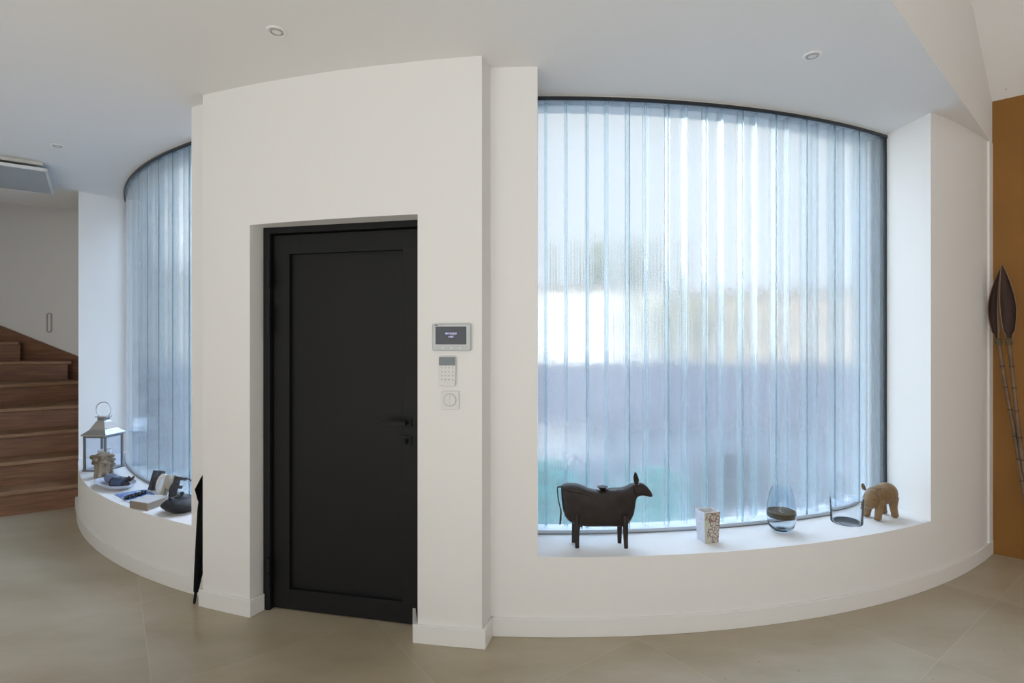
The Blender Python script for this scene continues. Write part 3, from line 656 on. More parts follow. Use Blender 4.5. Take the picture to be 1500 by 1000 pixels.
# ------------------------------------------------------------------ SQUARE BLOSSOM POT
def blossom_mat():
    m, nt, b = new_mat('blossom_glaze'); tc = nt.nodes.new('ShaderNodeTexCoord'); sp = nt.nodes.new('ShaderNodeSeparateXYZ'); nt.links.new(tc.outputs['Object'], sp.inputs[0])
    geo = nt.nodes.new('ShaderNodeNewGeometry')
    # side: normal in object space decides which face carries the pattern
    nn = nt.nodes.new('ShaderNodeSeparateXYZ'); nt.links.new(tc.outputs['Normal'], nn.inputs[0])
    front = math_node(nt, 'LESS_THAN', nn.outputs[1], -.5)
    left = math_node(nt, 'LESS_THAN', nn.outputs[0], -.5)
    vo = nt.nodes.new('ShaderNodeTexVoronoi'); vo.feature = 'DISTANCE_TO_EDGE'; vo.inputs['Scale'].default_value = 62; nt.links.new(tc.outputs['Object'], vo.inputs['Vector'])
    petals = math_node(nt, 'LESS_THAN', vo.outputs['Distance'], .085)
    ns = nt.nodes.new('ShaderNodeTexNoise'); ns.inputs['Scale'].default_value = 17; nt.links.new(tc.outputs['Object'], ns.inputs['Vector'])
    # blossom clusters: along the left edge and the right half of the front
    area_ = math_node(nt, 'GREATER_THAN', math_node(nt, 'ADD', ns.outputs[0], math_node(nt, 'MULTIPLY', math_node(nt, 'ABSOLUTE', math_node(nt, 'ADD', sp.outputs[0], .012)), 3.0)), .60)
    pet = math_node(nt, 'MULTIPLY', math_node(nt, 'MULTIPLY', petals, area_), front)
    mx = nt.nodes.new('ShaderNodeMixRGB'); nt.links.new(front, mx.inputs[0]); mx.inputs[1].default_value = (.62, .66, .76, 1); mx.inputs[2].default_value = (.52, .55, .45, 1)
    n3 = nt.nodes.new('ShaderNodeTexNoise'); n3.inputs['Scale'].default_value = 90; nt.links.new(tc.outputs['Object'], n3.inputs['Vector'])
    mb_ = nt.nodes.new('ShaderNodeMixRGB'); nt.links.new(math_node(nt, 'MULTIPLY', math_node(nt, 'GREATER_THAN', n3.outputs[0], .56), math_node(nt, 'MULTIPLY', left, .45)), mb_.inputs[0]); nt.links.new(mx.outputs[0], mb_.inputs[1]); mb_.inputs[2].default_value = (.36, .45, .66, 1)
    m1 = nt.nodes.new('ShaderNodeMixRGB'); nt.links.new(math_node(nt, 'MULTIPLY', math_node(nt, 'MULTIPLY', area_, front), .25), m1.inputs[0]); nt.links.new(mb_.outputs[0], m1.inputs[1]); m1.inputs[2].default_value = (.62, .50, .50, 1)
    m2 = nt.nodes.new('ShaderNodeMixRGB'); nt.links.new(math_node(nt, 'MULTIPLY', pet, .85), m2.inputs[0]); nt.links.new(m1.outputs[0], m2.inputs[1]); m2.inputs[2].default_value = (.17, .03, .05, 1)
    nt.links.new(m2.outputs[0], b.inputs['Base Color']); b.inputs['Roughness'].default_value = .3
    return m
M['blossom'] = blossom_mat()
p0 = onz(1032.8, 796, ZL); ang = radians(15)
t = thing('square_tapered_pot', 'small square tapered pot with dark red blossom pattern on the ledge', 'pot', (p0.x, p0.y, ZL), ang)
bw, tw, hp = .083, .098, .166; off = (tw-bw)/2; dep = .074; depT = .086
def sq(x0_, x1_, y0_, y1_, z): return [(x0_, y0_, z), (x1_, y0_, z), (x1_, y1_, z), (x0_, y1_, z)]
vs = sq(0, bw, 0, dep, 0)+sq(-off, bw+off, -.006, dep+.006, hp)+sq(-off+.0035, bw+off-.0035, -.0025, dep+.0025, hp)+sq(.004, bw-.004, .004, dep-.004, .008)
fs = [(3, 2, 1, 0)]+[(i, (i+1) % 4, 4+(i+1) % 4, 4+i) for i in range(4)]
cup = MB().add([(v[0], v[1], v[2]) for v in vs[:8]], [(3, 2, 1, 0)]+[(i, (i+1) % 4, 4+(i+1) % 4, 4+i) for i in range(4)])
cup.build('outer_faces', M['blossom'], t)
MB().add(vs[4:], [(i, (i+1) % 4, 4+(i+1) % 4, 4+i) for i in range(4)]+[(4+i, 4+(i+1) % 4, 8+(i+1) % 4, 8+i) for i in range(4)]+[(8, 9, 10, 11)]).build('rim_and_inside', M['letter_white'], t)
b = MB()   # dark branch raised on the patterned face
def fp(u_, v_): return (u_*bw-off*v_+u_*2*off*v_, -.006*v_-.0008, v_*hp)
b.tube([fp(.45, .97), fp(.62, .93), fp(.82, .88), fp(1.0, .80)], .0016, 6); b.tube([fp(.97, .82), fp(.93, .70), fp(.95, .60)], .0013, 6); b.tube([fp(.12, .88), fp(.16, .96), fp(.24, .98)], .0013, 6)
b.build('painted_branch', mat('dark_red_glaze', (.09, .012, .018), .4), t)
# ------------------------------------------------------------------ EGG SHAPED GLASS
p0 = onz(1144.5, 777.5, ZL)
t = thing('egg_shaped_glass_vase', 'egg-shaped clear glass vase with a dark band inside, on the ledge', 'vase', (p0.x, p0.y, ZL))
H = .252; pr = [(.030, 0), (.048, .006), (.066, .028), (.076, .065), (.0785, .10), (.076, .14), (.069, .18), (.059, .22), (.050, .252)]
inn = [(r-.0025, z) for r, z in pr[::-1][:-2]]+[(.050, .022), (.028, .014), (.001, .012)]
MB().lathe([(.001, 0)]+pr+inn, n=56).build('glass_shell', M['blueglass'], t, smooth=60)
MB().lathe([(.0735, .083), (.0752, .095), (.0748, .112), (.070, .1125), (.060, .112), (.001, .1105), (.001, .083)], n=48).build('sand_layer', M['sand'], t, smooth=40)
MB().lathe([(.0755, .1135), (.0748, .119), (.0725, .119), (.0725, .1135)], n=48, close=True).build('sand_ring', mat('tan_ring', (.22, .16, .08), .6), t, smooth=40)
# ------------------------------------------------------------------ LOW GLASS
p0 = onz(1240, 765.5, ZL)
t = tag(MB().lathe([(.001, 0), (.074, 0), (.083, .004), (.0855, .012), (.0885, .148), (.0885, .150), (.0855, .150), (.0850, .148), (.0830, .012), (.077, .006), (.001, .0055)], n=64).build('low_glass_bowl', M['glass'], smooth=50, loc=(p0.x, p0.y, ZL)),
        'wide clear glass tumbler on the ledge beside the carved wooden animal', 'glass')
# ------------------------------------------------------------------ CARVED HIPPO / PIG
fL_, fR_, rr2 = onz(1275, 761.3, ZL), onz(1294, 763.8, ZL), onz(1315, 758.5, ZL)
oh = onz(1294, 761, ZL)
hip = thing('carved_wooden_pig', 'ochre carved wooden pig standing at the right end of the ledge', 'figurine', (oh.x, oh.y+.04, ZL), radians(22))
R_ = lambda *e: Matrix.Rotation(radians(e[0]), 3, 'Y')
# local x: from head (-) to rump (+)
blob('body', [('e', (.030, 0, .140), (.100, .062, .062)), ('e', (.065, 0, .145), (.070, .063, .066)), ('e', (-.030, 0, .138), (.060, .055, .057)),
              ('e', (-.080, -.012, .132), (.050, .046, .052)), ('e', (-.108, -.018, .112), (.036, .038, .040)), ('e', (-.118, -.020, .100), (.028, .034, .030))], M['hippo'], hip, .005, 8)
for (x_, y_, lean) in ((-.052, -.034, -.010), (-.040, .036, -.012), (.075, -.036, .012), (.088, .036, .012)):
    blob('leg', [('c', [(x_+.004, y_, .13), (x_, y_*1.05, .07), (x_+lean, y_*1.08, .022), (x_+lean*1.3, y_*1.08, .012)], [.030, .0225, .020, .022]), ('e', (x_+lean*1.2-.002, y_*1.08, .014), (.024, .021, .013))], M['hippo'], hip, .004, 5)
for (y_, s_) in ((-.050, -1), (.022, 1)):
    b = MB(); leaf_mb(b, (-.083, y_+.006, .168), (-.083+.0, y_+s_*.022, .207), .013, (-1, s_*.3, .2), .6); o = b.build('ear', M['hippo'], hip, smooth=60)
    o.modifiers.new('s', 'SOLIDIFY').thickness = .005
MB().tube([(.125, 0, .135), (.142, 0, .118), (.143, .004, .090), (.135, .006, .075)], [.009, .008, .008, .004], 10).build('tail', M['hippo'], hip, smooth=50)
for y_ in (-.047, .020): MB().ball((-.112, y_, .135), .0045, 10, 6).build('eye', M['node'], hip, smooth=50)
# ------------------------------------------------------------------ LEFT LEDGE
# lantern
pc_ = onz(154.5, 690.8, ZL); pl_ = onz(122.7, 690, ZL); pr_ = onz(173.5, 682, ZL)
ux_ = (pc_-pl_); wl = ux_.length; an = atan2(ux_.y, ux_.x)
an = radians(-3); wl = .195
t = thing('chrome_lantern', 'polished metal lantern with glass sides and ring handle on the left ledge', 'lantern', (pc_.x, pc_.y, ZL), an)
t.location = L((pc_.x, pc_.y, ZL))
W_ = wl; x0, x1, y0, y1 = -W_, 0, 0, W_
b = MB(); b.box((-W_/2, W_/2, .007), (W_+.012, W_+.012, .014)); b.build('base', M['steel'], t, bevel=.002)
He = .295
for (x_, y_) in ((x0+.007, .007), (x1-.007, .007), (x0+.007, y1-.007), (x1-.007, y1-.007)):
    MB().box((x_, y_, .014+(He-.014)/2), (.014, .014, He-.014)).build('post', M['steel'], t)
b = MB()
for q_ in (((-W_/2, .007), (W_-.02, .012)), ((-W_/2, y1-.007), (W_-.02, .012)), ((x0+.007, W_/2), (.012, W_-.02)), ((x1-.007, W_/2), (.012, W_-.02))):
    b.box((*q_[0], He-.008), (*q_[1], .016))
b.build('top_frame', M['steel'], t)
for nm, c_, sz_ in (('glass_side', (-W_/2, .007, He/2+.004), (W_-.028, .002, He-.028)), ('glass_side', (-W_/2, y1-.007, He/2+.004), (W_-.028, .002, He-.028)),
                    ('glass_side', (x0+.007, W_/2, He/2+.004), (.002, W_-.028, He-.028)), ('glass_side', (x1-.007, W_/2, He/2+.004), (.002, W_-.028, He-.028))):
    MB().box(c_, sz_).build(nm, M['pane'], t)
cx_, cy_ = -W_/2, W_/2; e_ = W_/2+.012; k_ = .028; zt_ = He+.125
def rq(r, z): return [(cx_-r, cy_-r, z), (cx_+r, cy_-r, z), (cx_+r, cy_+r, z), (cx_-r, cy_+r, z)]
vs = rq(e_, He)+rq(e_, He+.010)+rq(e_*.62, He+.048)+rq(k_+.012, He+.108)+rq(k_, zt_)
fs = [(3, 2, 1, 0)]+[(4*j+i, 4*j+(i+1) % 4, 4*j+4+(i+1) % 4, 4*j+4+i) for j in range(4) for i in range(4)]+[(16, 17, 18, 19)]
MB().add(vs, fs).build('roof', M['chrome'], t)
MB().box((cx_, cy_, zt_+.010), (.062, .062, .024)).build('chimney', M['steel'], t, bevel=.002)
cap_ = MB().box((cx_, cy_, zt_+.026), (.110, .060, .010)).build('cap_plate', M['chrome'], t, bevel=.002)
rg_ = .066; zr = zt_+.030+rg_*.80
MB().tube([(cx_+rg_*sin(a), cy_, zr-rg_*cos(a)) for a in [radians(36+i*(288/36)) for i in range(37)]], .0042, 10).build('ring_handle', M['chrome'], cap_, smooth=50)
lw = L((pc_.x, pc_.y, ZL+.0142))+Matrix.Rotation(an, 3, 'Z') @ L((cx_, cy_+.01, 0))
t = thing('candle_glass', 'white candle cup standing inside the lantern', 'candle', lw)
MB().lathe([(.036, 0), (.038, .002), (.050, .150), (.047, .150), (.044, .135), (.001, .135)], n=36).build('cup', M['candle'], t, smooth=50)
MB().tube([(0, 0, .134), (.001, 0, .147)], .0012, 6).build('wick', M['blackdeep'], t)
# root sculpture
p0 = onz(152, 700.5, ZL); p0.y += .05; p0.x -= .035
rng = random.Random(3); sh = [('e', (0, 0, .07), (.055, .05, .075)), ('e', (0, 0, .13), (.068, .06, .04)), ('e', (-.01, 0, .165), (.045, .045, .035))]
for k in range(7):
    a = k*2*pi/7+.3; sh.append(('c', [(.055*cos(a)*1.05, .05*sin(a)*1.05, .006), (.050*cos(a), .046*sin(a), .05), (.055*cos(a+.2), .05*sin(a+.2), .115)], [.017, .014, .017]))
for k in range(13):
    a = rng.uniform(0, 2*pi); r_ = rng.uniform(.03, .075); sh.append(('e', (r_*cos(a), r_*sin(a), .12+rng.uniform(0, .065)), (rng.uniform(.016, .028), rng.uniform(.016, .026), rng.uniform(.012, .02))))
sh.append(('c', [(.04, 0, .165), (.07, -.01, .175), (.09, -.01, .168)], [.016, .014, .012])); sh.append(('c', [(-.05, -.01, .11), (-.085, -.015, .115)], [.02, .016])); sh.append(('c', [(.05, 0, .10), (.10, -.01, .105)], [.018, .008]))
o = blob('gnarled_root_ornament', sh, M['driftwood'], None, .0045, 2); o.location = (p0.x, p0.y, ZL+.004); o.scale = (.98, .98, .98)
tag(o, 'knobbly beige-brown root carving in front of the lantern', 'ornament')
# oval dish
da, db = onz(147.5, 706, ZL), onz(193, 718.5, ZL); dc = (da+db)/2; dcx = onz(169, 712.5, ZL)
dang = atan2(-.30, .42)
t = thing('oval_dish', 'pale bluish oval dish on the left ledge holding pots and dried pods', 'dish', (dcx.x, dcx.y, ZL), dang)
b = MB(); N = 48; rows_ = [(.13, .055, .0), (.16, .072, .004), (.205, .098, .024), (.225, .112, .040), (.222, .109, .0415), (.198, .092, .028), (.155, .066, .011), (.001, .001, .009)]
vs = [(a*cos(2*pi*k/N), c*sin(2*pi*k/N)*(1-.0*cos(2*pi*k/N)), z) for a, c, z in rows_ for k in range(N)]
b.add(vs, [(i*N+k, i*N+(k+1) % N, (i+1)*N+(k+1) % N, (i+1)*N+k) for i in range(len(rows_)-1) for k in range(N)]+[tuple(range(N-1, -1, -1))]); b.build('dish_body', M['ceramic'], t, smooth=60)
t['label'] = t['label']
def dl_(x_, y_, z_): v = Matrix.Rotation(dang, 3, 'Z') @ L((x_, y_, 0)); return L((dcx.x+v.x, dcx.y+v.y, ZL+z_))
# things in the dish
t = thing('small_blue_vase', 'slate blue little bottle vase lying in the right half of the oval dish', 'vase', dl_(.10, -.015, .048), dang+.25)
b = MB(); prof = [(.001, -.085), (.012, -.085), (.016, -.080), (.020, -.062), (.032, -.050), (.036, -.03), (.037, .055), (.030, .066), (.001, .068)]
n = 26; vs = [(z, r*cos(2*pi*k/n), r*sin(2*pi*k/n)) for r, z in prof for k in range(n)]
b.add(vs, [(i*n+k, i*n+(k+1) % n, (i+1)*n+(k+1) % n, (i+1)*n+k) for i in range(len(prof)-1) for k in range(n)]).build('vase_body', M['blueceramic'], t, smooth=50)
b = MB(); n = 26; prof = [(.0330, -.048), (.0385, -.046), (.0385, -.036), (.0350, -.034)]
vs = [(z, r*cos(2*pi*k/n), r*sin(2*pi*k/n)) for r, z in prof for k in range(n)]
b.add(vs, [(i*n+k, i*n+(k+1) % n, (i+1)*n+(k+1) % n, (i+1)*n+k) for i in range(len(prof)-1) for k in range(n)]).build('dark_collar', M['darktwig'], t, smooth=50)
t = tag(MB().ball((0, 0, 0), (.072, .042, .036), 24, 14).build('blue_pebble', M['paleblue'], smooth=60, loc=dl_(-.105, .010, .046)), 'large smooth pale blue stone in the left half of the oval dish', 'stone'); t.rotation_euler = (0, 0, dang+.1)
for i, (x_, y_, ln, r_, a_, lab) in enumerate(((-.01, .055, .09, .008, .1, 'long grey-brown twig lying along the back rim of the dish'), (.01, -.0, .035, .016, .9, 'short dark pod between the blue stone and the blue vase'), (.165, .012, .03, .020, -.5, 'dark round pod at the right end of the dish'))):
    b = MB(); K = 9; pts = [L((ln*(2*j/K-1), .006*sin(j*1.4), .004*cos(j*1.9))) for j in range(K+1)]
    b.tube(pts, [max(.003, r_*sin(pi*(j+.6)/(K+1.2))**.5*(1+.15*sin(j*2.3))) for j in range(K+1)], 10)
    o = tag(b.build(('dried_twig', 'dried_pod', 'dried_pod')[i], M[('greytwig', 'darktwig', 'darktwig')[i]], smooth=60, loc=dl_(x_, y_, (.052, .036, .040)[i])), lab, ('twig', 'pod', 'pod')[i]); o.rotation_euler = (0, 0, dang+a_)
b = MB()
for k in range(5):
    a = k*2*pi/5; leaf_mb(b, (.004*cos(a), .004*sin(a), 0), (.034*cos(a), .034*sin(a), .032), .013, (-sin(a)*.2-cos(a)*.7, cos(a)*.2-sin(a)*.7, .7), .4)
o = tag(b.build('star_shaped_seed_pod', M['darktwig'], smooth=50, loc=dl_(.172, .035, .058)), 'dark star-shaped open seed pod standing up in the dish', 'seed pod')
# leaflet
def leaflet_mat():
    m, nt, b = new_mat('blue_white_print'); tc = nt.nodes.new('ShaderNodeTexCoord')
    n1 = nt.nodes.new('ShaderNodeTexNoise'); n1.inputs['Scale'].default_value = 16; n1.inputs['Distortion'].default_value = 1.2; mp = nt.nodes.new('ShaderNodeMapping'); mp.inputs['Scale'].default_value = (1, 3, 1); mp.inputs['Rotation'].default_value = (0, 0, .3)
    nt.links.new(tc.outputs['Object'], mp.inputs[0]); nt.links.new(mp.outputs[0], n1.inputs['Vector'])
    r = nt.nodes.new('ShaderNodeValToRGB'); e = r.color_ramp.elements; e[0].position = .40; e[0].color = (.03, .10, .36, 1); e[1].position = .60; e[1].color = (.66, .72, .84, 1); k = e.new(.5); k.color = (.10, .24, .60, 1)
    nt.links.new(n1.outputs[0], r.inputs[0]); nt.links.new(r.outputs[0], b.inputs['Base Color']); b.inputs['Roughness'].default_value = .3; return m
qd = [onz(166.5, 724, ZL), onz(214, 717, ZL), onz(226, 724.5, ZL), onz(191, 737.5, ZL)]; ct = sum(qd, L())/4
lm = MB().prism([(p.x-ct.x, p.y-ct.y) for p in qd], 0, .004).build('printed_leaflet', leaflet_mat(), loc=(ct.x, ct.y, ZL)); tag(lm, 'glossy blue and white leaflet lying on the left ledge behind the box', 'leaflet')
b = MB(); rng = random.Random(5)
for k in range(46):
    u_ = k/45; q = onz(183+u_*30+1.2*sin(k*.9), 729.5-u_*9+1.6*sin(k*1.7), ZL+.012)
    b.ball((q.x-ct.x, q.y-ct.y, .0085+.003*abs(sin(k*2.1))), rng.uniform(.006, .0095), 8, 6)
tag(b.build('beaded_necklace', M['iron'], smooth=60, loc=(ct.x, ct.y, ZL+.004)), 'black glossy beaded necklace heaped on the blue leaflet', 'necklace')
# box
A, B, Cc = onz(189.8, 743.7, ZL), onz(216.5, 748, ZL), onz(243, 738, ZL); D = A+(Cc-B); o0 = (A+B+Cc+D)/4
bx_ = thing('flat_gift_box', 'flat square taupe box with a pale lid at the front of the left ledge', 'box', (o0.x, o0.y, ZL))
pts = [(p.x-o0.x, p.y-o0.y) for p in (A, B, Cc, D)]
MB().prism(pts, 0, .046).build('box_body', M['box_side'], bx_, bevel=.002)
MB().prism([(p[0]*1.006, p[1]*1.006) for p in pts], .0462, .0495).build('lid', M['box_top'], bx_, bevel=.001)
# letters
lt = radians(-17)
def letter(ch, x, y, m, label, hgt, wid, th=.034):
    p = onz(x, y, ZL); t_ = []
    w_, h_ = wid, hgt; s_ = .026
    b = MB()
    if ch == 'H':
        b.box((-w_/2+s_/2, 0, h_/2), (s_, th, h_)); b.box((w_/2-s_/2, 0, h_/2), (s_, th, h_)); b.box((0, 0, h_*.52), (w_, th, s_*.9))
    elif ch == 'O':
        n = 40; ou = [(w_/2*cos(2*pi*i/n), h_/2+h_/2*sin(2*pi*i/n)) for i in range(n)]; ii = [((w_/2-s_)*cos(2*pi*i/n), h_/2+(h_/2-s_*.85)*sin(2*pi*i/n)) for i in range(n)]
        ring_y(b, ou, ii, -th/2, th/2)
    elif ch == 'M':
        b.box((-w_/2+s_/2, 0, h_/2), (s_, th, h_)); b.box((w_/2-s_/2, 0, h_/2), (s_, th, h_))
        for sg_ in (-1, 1):
            P4 = [(sg_*(w_/2-.004), h_), (sg_*(w_/2-s_*1.1), h_), (-sg_*.002, h_*.30), (sg_*s_*.6, h_*.30)]
            vs = [(q[0], -th/2+.001, q[1]) for q in P4]+[(q[0], th/2-.001, q[1]) for q in P4]
            b.add(vs, [(0, 1, 2, 3), (7, 6, 5, 4), (0, 4, 5, 1), (1, 5, 6, 2), (2, 6, 7, 3), (3, 7, 4, 0)])
    else:
        b.box((-w_/2+s_/2, 0, h_/2), (s_, th, h_)); 
        for z_, f_ in ((h_-s_*.42, 1), (h_*.52, .8), (s_*.42, 1)): b.box((-w_/2+w_*f_/2, 0, z_), (w_*f_, th, s_*.84))
    o = b.build('decorative_letter', m, smooth=30, bevel=.0015, loc=(p.x, p.y, ZL)); o.rotation_euler = (radians(-19), 0, lt); o.location.z = ZL+th/2*sin(radians(19))+.0005
    return tag(o, label, 'letter', 'letters spelling HOME on the left ledge')
letter('H', 225.0, 719.6, M['letter_dark'], 'charcoal standing letter H, first of the letters spelling HOME', .142, .080)
letter('O', 234.5, 722.8, M['letter_white'], 'white standing letter O, second of the letters spelling HOME', .132, .088)
letter('M', 245.5, 726.8, M['letter_cream'], 'cream standing letter M, third of the letters spelling HOME', .140, .096)
letter('E', 256.5, 730.0, M['letter_dark'], 'charcoal standing letter E, last of the letters spelling HOME', .140, .076)
# teapot
p0 = onz(268, 753, ZL); p0.y += .07; p0.x -= .048
t = thing('cast_iron_teapot', 'flat black dimpled cast-iron teapot with an arched handle by the window edge', 'teapot', (p0.x, p0.y, ZL), radians(232))
b = MB(); N = 44; rows_ = [(.001, 0), (.060, 0), (.066, .006), (.095, .022), (.114, .042), (.118, .050), (.112, .060), (.092, .076), (.060, .088), (.045, .091), (.001, .093)]
b.lathe(rows_, n=N); b.build('pot_body', M['iron'], t, smooth=50)
ld_ = MB().lathe([(.001, .093), (.044, .0915), (.040, .097), (.015, .101), (.001, .102)], n=30).build('lid', M['iron'], t, smooth=50)
MB().lathe([(.006, .100), (.006, .106), (.013, .111), (.013, .119), (.006, .124), (.001, .125)], n=18).build('lid_knob', M['iron'], ld_, smooth=50)
MB().tube([(-.100, 0, .050), (-.122, 0, .064), (-.140, 0, .078)], [.018, .012, .009], 12).build('spout', M['iron'], t, smooth=50)
hp_ = [(-.072, 0, .075), (-.076, 0, .105)]+[(.0+.074*cos(a), 0, .130+.078*sin(a)) for a in [radians(165-i*150/16) for i in range(17)]]+[(.074, 0, .105), (.070, 0, .075)]
MB().tube(hp_, .0048, 10).build('handle', M['iron'], t, smooth=50)
for x_ in (-.071, .070): MB().box((x_, 0, .086), (.014, .022, .030)).build('handle_lug', M['iron'], t, bevel=.003)
# ------------------------------------------------------------------ DRIED PODS ON BAMBOO
def pod_paddle(label, tipx, tipy, bindx, bindy, base, wpx, Yt, Yb_, twist, stick, bowpx=0):
    tip_ = at(tipx, tipy, Yt); bind = at(bindx, bindy, Yb_)
    t = thing('dried_pod_on_bamboo', label, 'dried pod', L((base.x, base.y, 0)), 0, 'dried pods on bamboo sticks by the ochre wall')
    o_ = L((base.x, base.y, 0)); ax_ = tip_-bind; ln = ax_.length; axn = ax_.normalized()
    view = (L((0, 0, HC))-(tip_+bind)/2).normalized(); nn = (view-axn*view.dot(axn)).normalized(); rt_ = axn.cross(nn); rt_ = rt_ if rt_.x > 0 else -rt_; nn = Matrix.Rotation(twist, 3, axn) @ nn; sd = axn.cross(nn)
    K, Q = 26, 14; W = wpx*Yt/F/2
    def surf(off_, mm, nm):
        vs = []
        for i in range(K+1):
            u_ = i/K; w_ = W*(max(0, sin(pi*min(1, (.10+.90*u_))))**.75)*(1.12-.35*abs(u_-.45)); w_ = max(w_, .0015)
            if u_ < .12: w_ = max(w_*.7, W*.28)
            bow = bowpx*Yt/F*sin(pi*u_)
            for q in range(Q+1):
                th_ = radians(-122+244*q/Q)
                vs.append(bind+axn*(u_*ln)+sd*(w_-off_)*sin(th_)-nn*((w_*.72-off_)*cos(th_))+rt_*bow-o_)
        return vs, [(i*(Q+1)+q, i*(Q+1)+q+1, (i+1)*(Q+1)+q+1, (i+1)*(Q+1)+q) for i in range(K) for q in range(Q)]
    v1, f1 = surf(0, None, ''); MB().add(v1, f1).build('pod_shell', M['pod_out'], t, smooth=80)
    v2, f2 = surf(.0028, None, ''); MB().add(v2, f2).build('pod_lining', M['pod_in'], t, smooth=80)
    # rolled edges
    b = MB()
    for q in (0, Q): b.tube([v1[i*(Q+1)+q] for i in range(K+1)], .0030, 6)
    b.build('pod_edge', M['straw'], t, smooth=60)
    b = MB()
    for j in range(5):
        c_ = bind-o_+axn*(-.006+j*.0095); b.tube([c_+(sd*cos(a)+nn*sin(a))*(.0150+.0018*(j % 2)) for a in [2*pi*k/16 for k in range(17)]], .0048, 7)
    b.build('binding', M['cord'], t, smooth=60)
    st_ = [L(p) for p in stick]+[L((base.x, base.y, 0.004))]; b = MB(); pts = [bind+axn*.02]+st_; 
    b.tube([p-o_ for p in pts], [.0118]+[.0118]*(len(pts)-1), 12); b.build('bamboo_stick', M['bamboo'], t, smooth=60)
    # nodes along the stick
    acc = .0; nodes_at = []; 
    for i in range(len(pts)-1):
        seg_ = (pts[i+1]-pts[i]); l_ = seg_.length; k_ = 0
        while acc < l_: nodes_at.append((pts[i]+seg_.normalized()*acc, seg_.normalized())); acc += .155+.02*sin(len(nodes_at)*2)
        acc -= l_
    for c_, dd_ in nodes_at[1:]:
        MB().tube([c_-dd_*.005-o_, c_-o_, c_+dd_*.005-o_], [.0122, .0142, .0122], 12).build('bamboo_node', M['node'], t, smooth=60)
    return t
baseA = onz(1520, 850, 0); baseB = onz(1541, 842, 0)
pod_paddle('split dried pod on a bamboo stick, nearer the white wall corner', 1466.5, 391, 1462.5, 503, baseA, 15, 3.68, 3.66, -.75, [at(1472, 560, 3.63), at(1483.5, 620, 3.60), at(1495, 690, 3.56)], -5.5)
pod_paddle('wide open dried pod with dark lining on a bamboo stick', 1467.5, 387, 1478, 503, baseB, 19, 3.62, 3.62, .15, [at(1484, 555, 3.59), at(1490.5, 615, 3.57), at(1499.5, 690, 3.54)], 2)
# ------------------------------------------------------------------ OUTSIDE
gm = mat('courtyard_gravel', (.045, .055, .065), .9, noise=.2, nscale=6)
gr = MB(); gr.box((0, 40, -.12), (160, 90, .06)); o = struct(gr.build('ground_outside', gm), 'pale paving outside the windows', 'ground')
pv = MB(); pv.prism(arc(.62, -1.05, 4.44, 40)+arc(-1.05, .62, 3.32, 40), -.095, -.05)  # pale reflector added below the sight line, throws skylight up to the ceiling
struct(pv.build('bounce_strip_outside', mat('bounce_white', (.84, .84, .83), .9, noise=.05)), 'unseen white strip added outside the glass to bounce light onto the ceiling', 'ground')
fm = mat('grey_fence_boards', (.21, .20, .245), .8, noise=.08, nscale=3)
fr = thing('courtyard_fence', 'long grey garden fence blurred behind the window glass', 'fence', (0, 9.6, -.09))
MB().box((0, 0, .60), (34, .04, 1.14)).build('boards', fm, fr)
for i in range(-8, 9): MB().box((i*2.0, .05, .59), (.09, .09, 1.22)).build('post', fm, fr)
MB().box((0, 0, 1.185), (34, .09, .03)).build('top_rail', fm, fr)
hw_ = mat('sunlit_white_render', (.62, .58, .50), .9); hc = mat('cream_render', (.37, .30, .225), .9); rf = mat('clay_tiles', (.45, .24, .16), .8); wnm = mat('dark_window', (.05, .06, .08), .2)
def house(name, label, X0, X1, Y, H, m, roof_h=.8):
    t = thing(name, label, 'house', ((X0+X1)/2, Y, -.09)); w_ = X1-X0
    MB().box((0, 3, H/2), (w_, 6, H)).build('wall', m, t)
    b = MB(); b.add([(-w_/2-.3, -.4, H), (w_/2+.3, -.4, H), (w_/2+.3, 6.4, H), (-w_/2-.3, 6.4, H), (-w_/2-.3, 3, H+roof_h), (w_/2+.3, 3, H+roof_h)], [(3, 2, 1, 0), (0, 1, 5, 4), (2, 3, 4, 5), (1, 2, 5), (3, 0, 4)]); b.build('roof', rf, t)
    for k in (-.28, .28): MB().box((k*w_, -.01, H*.55), (w_*.1, .06, H*.28)).build('window', wnm, t)
    return t
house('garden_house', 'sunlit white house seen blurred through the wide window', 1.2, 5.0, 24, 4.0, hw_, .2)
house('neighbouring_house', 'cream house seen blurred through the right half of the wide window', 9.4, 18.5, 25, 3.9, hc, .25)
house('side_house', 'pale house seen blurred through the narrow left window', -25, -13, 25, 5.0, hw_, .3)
lf = mat('pale_foliage', (.11, .125, .02), .8, noise=.35, nscale=3); tk = mat('tree_bark', (.12, .09, .06), .9)
def tree(label, X, Y, H, r, seed, low=.35):
    t = thing('garden_tree', label, 'tree', (X, Y, -.09)); rn = random.Random(seed)
    MB().tube([(0, 0, 0), (.05, 0, H*.4), (0, 0, H*.7)], [r*.10, r*.07, r*.03], 10).build('trunk', tk, t, smooth=60)
    b = MB()
    for k in range(900):
        a, c_, q = rn.uniform(0, 2*pi), rn.uniform(-1, 1), rn.random()**.33; s_ = sqrt(1-c_*c_)
        c0_ = L((r*q*s_*cos(a), r*q*s_*sin(a), H*low+(H*(1-low))*(.5+.5*q*c_))); z = r*.12
        d1 = L((rn.uniform(-1, 1), rn.uniform(-1, 1), rn.uniform(-1, 1))).normalized()*z; d2 = d1.cross(L((rn.uniform(-1, 1), rn.uniform(-1, 1), 1)).normalized())
        b.add([c0_-d1, c0_+d2*.6, c0_+d1, c0_-d2*.6], [(0, 1, 2, 3)])
    b.build('crown', lf, t); return t
tree('tall pale green tree blurred behind the white house', 6.4, 35, 8.4, 2.5, 1)
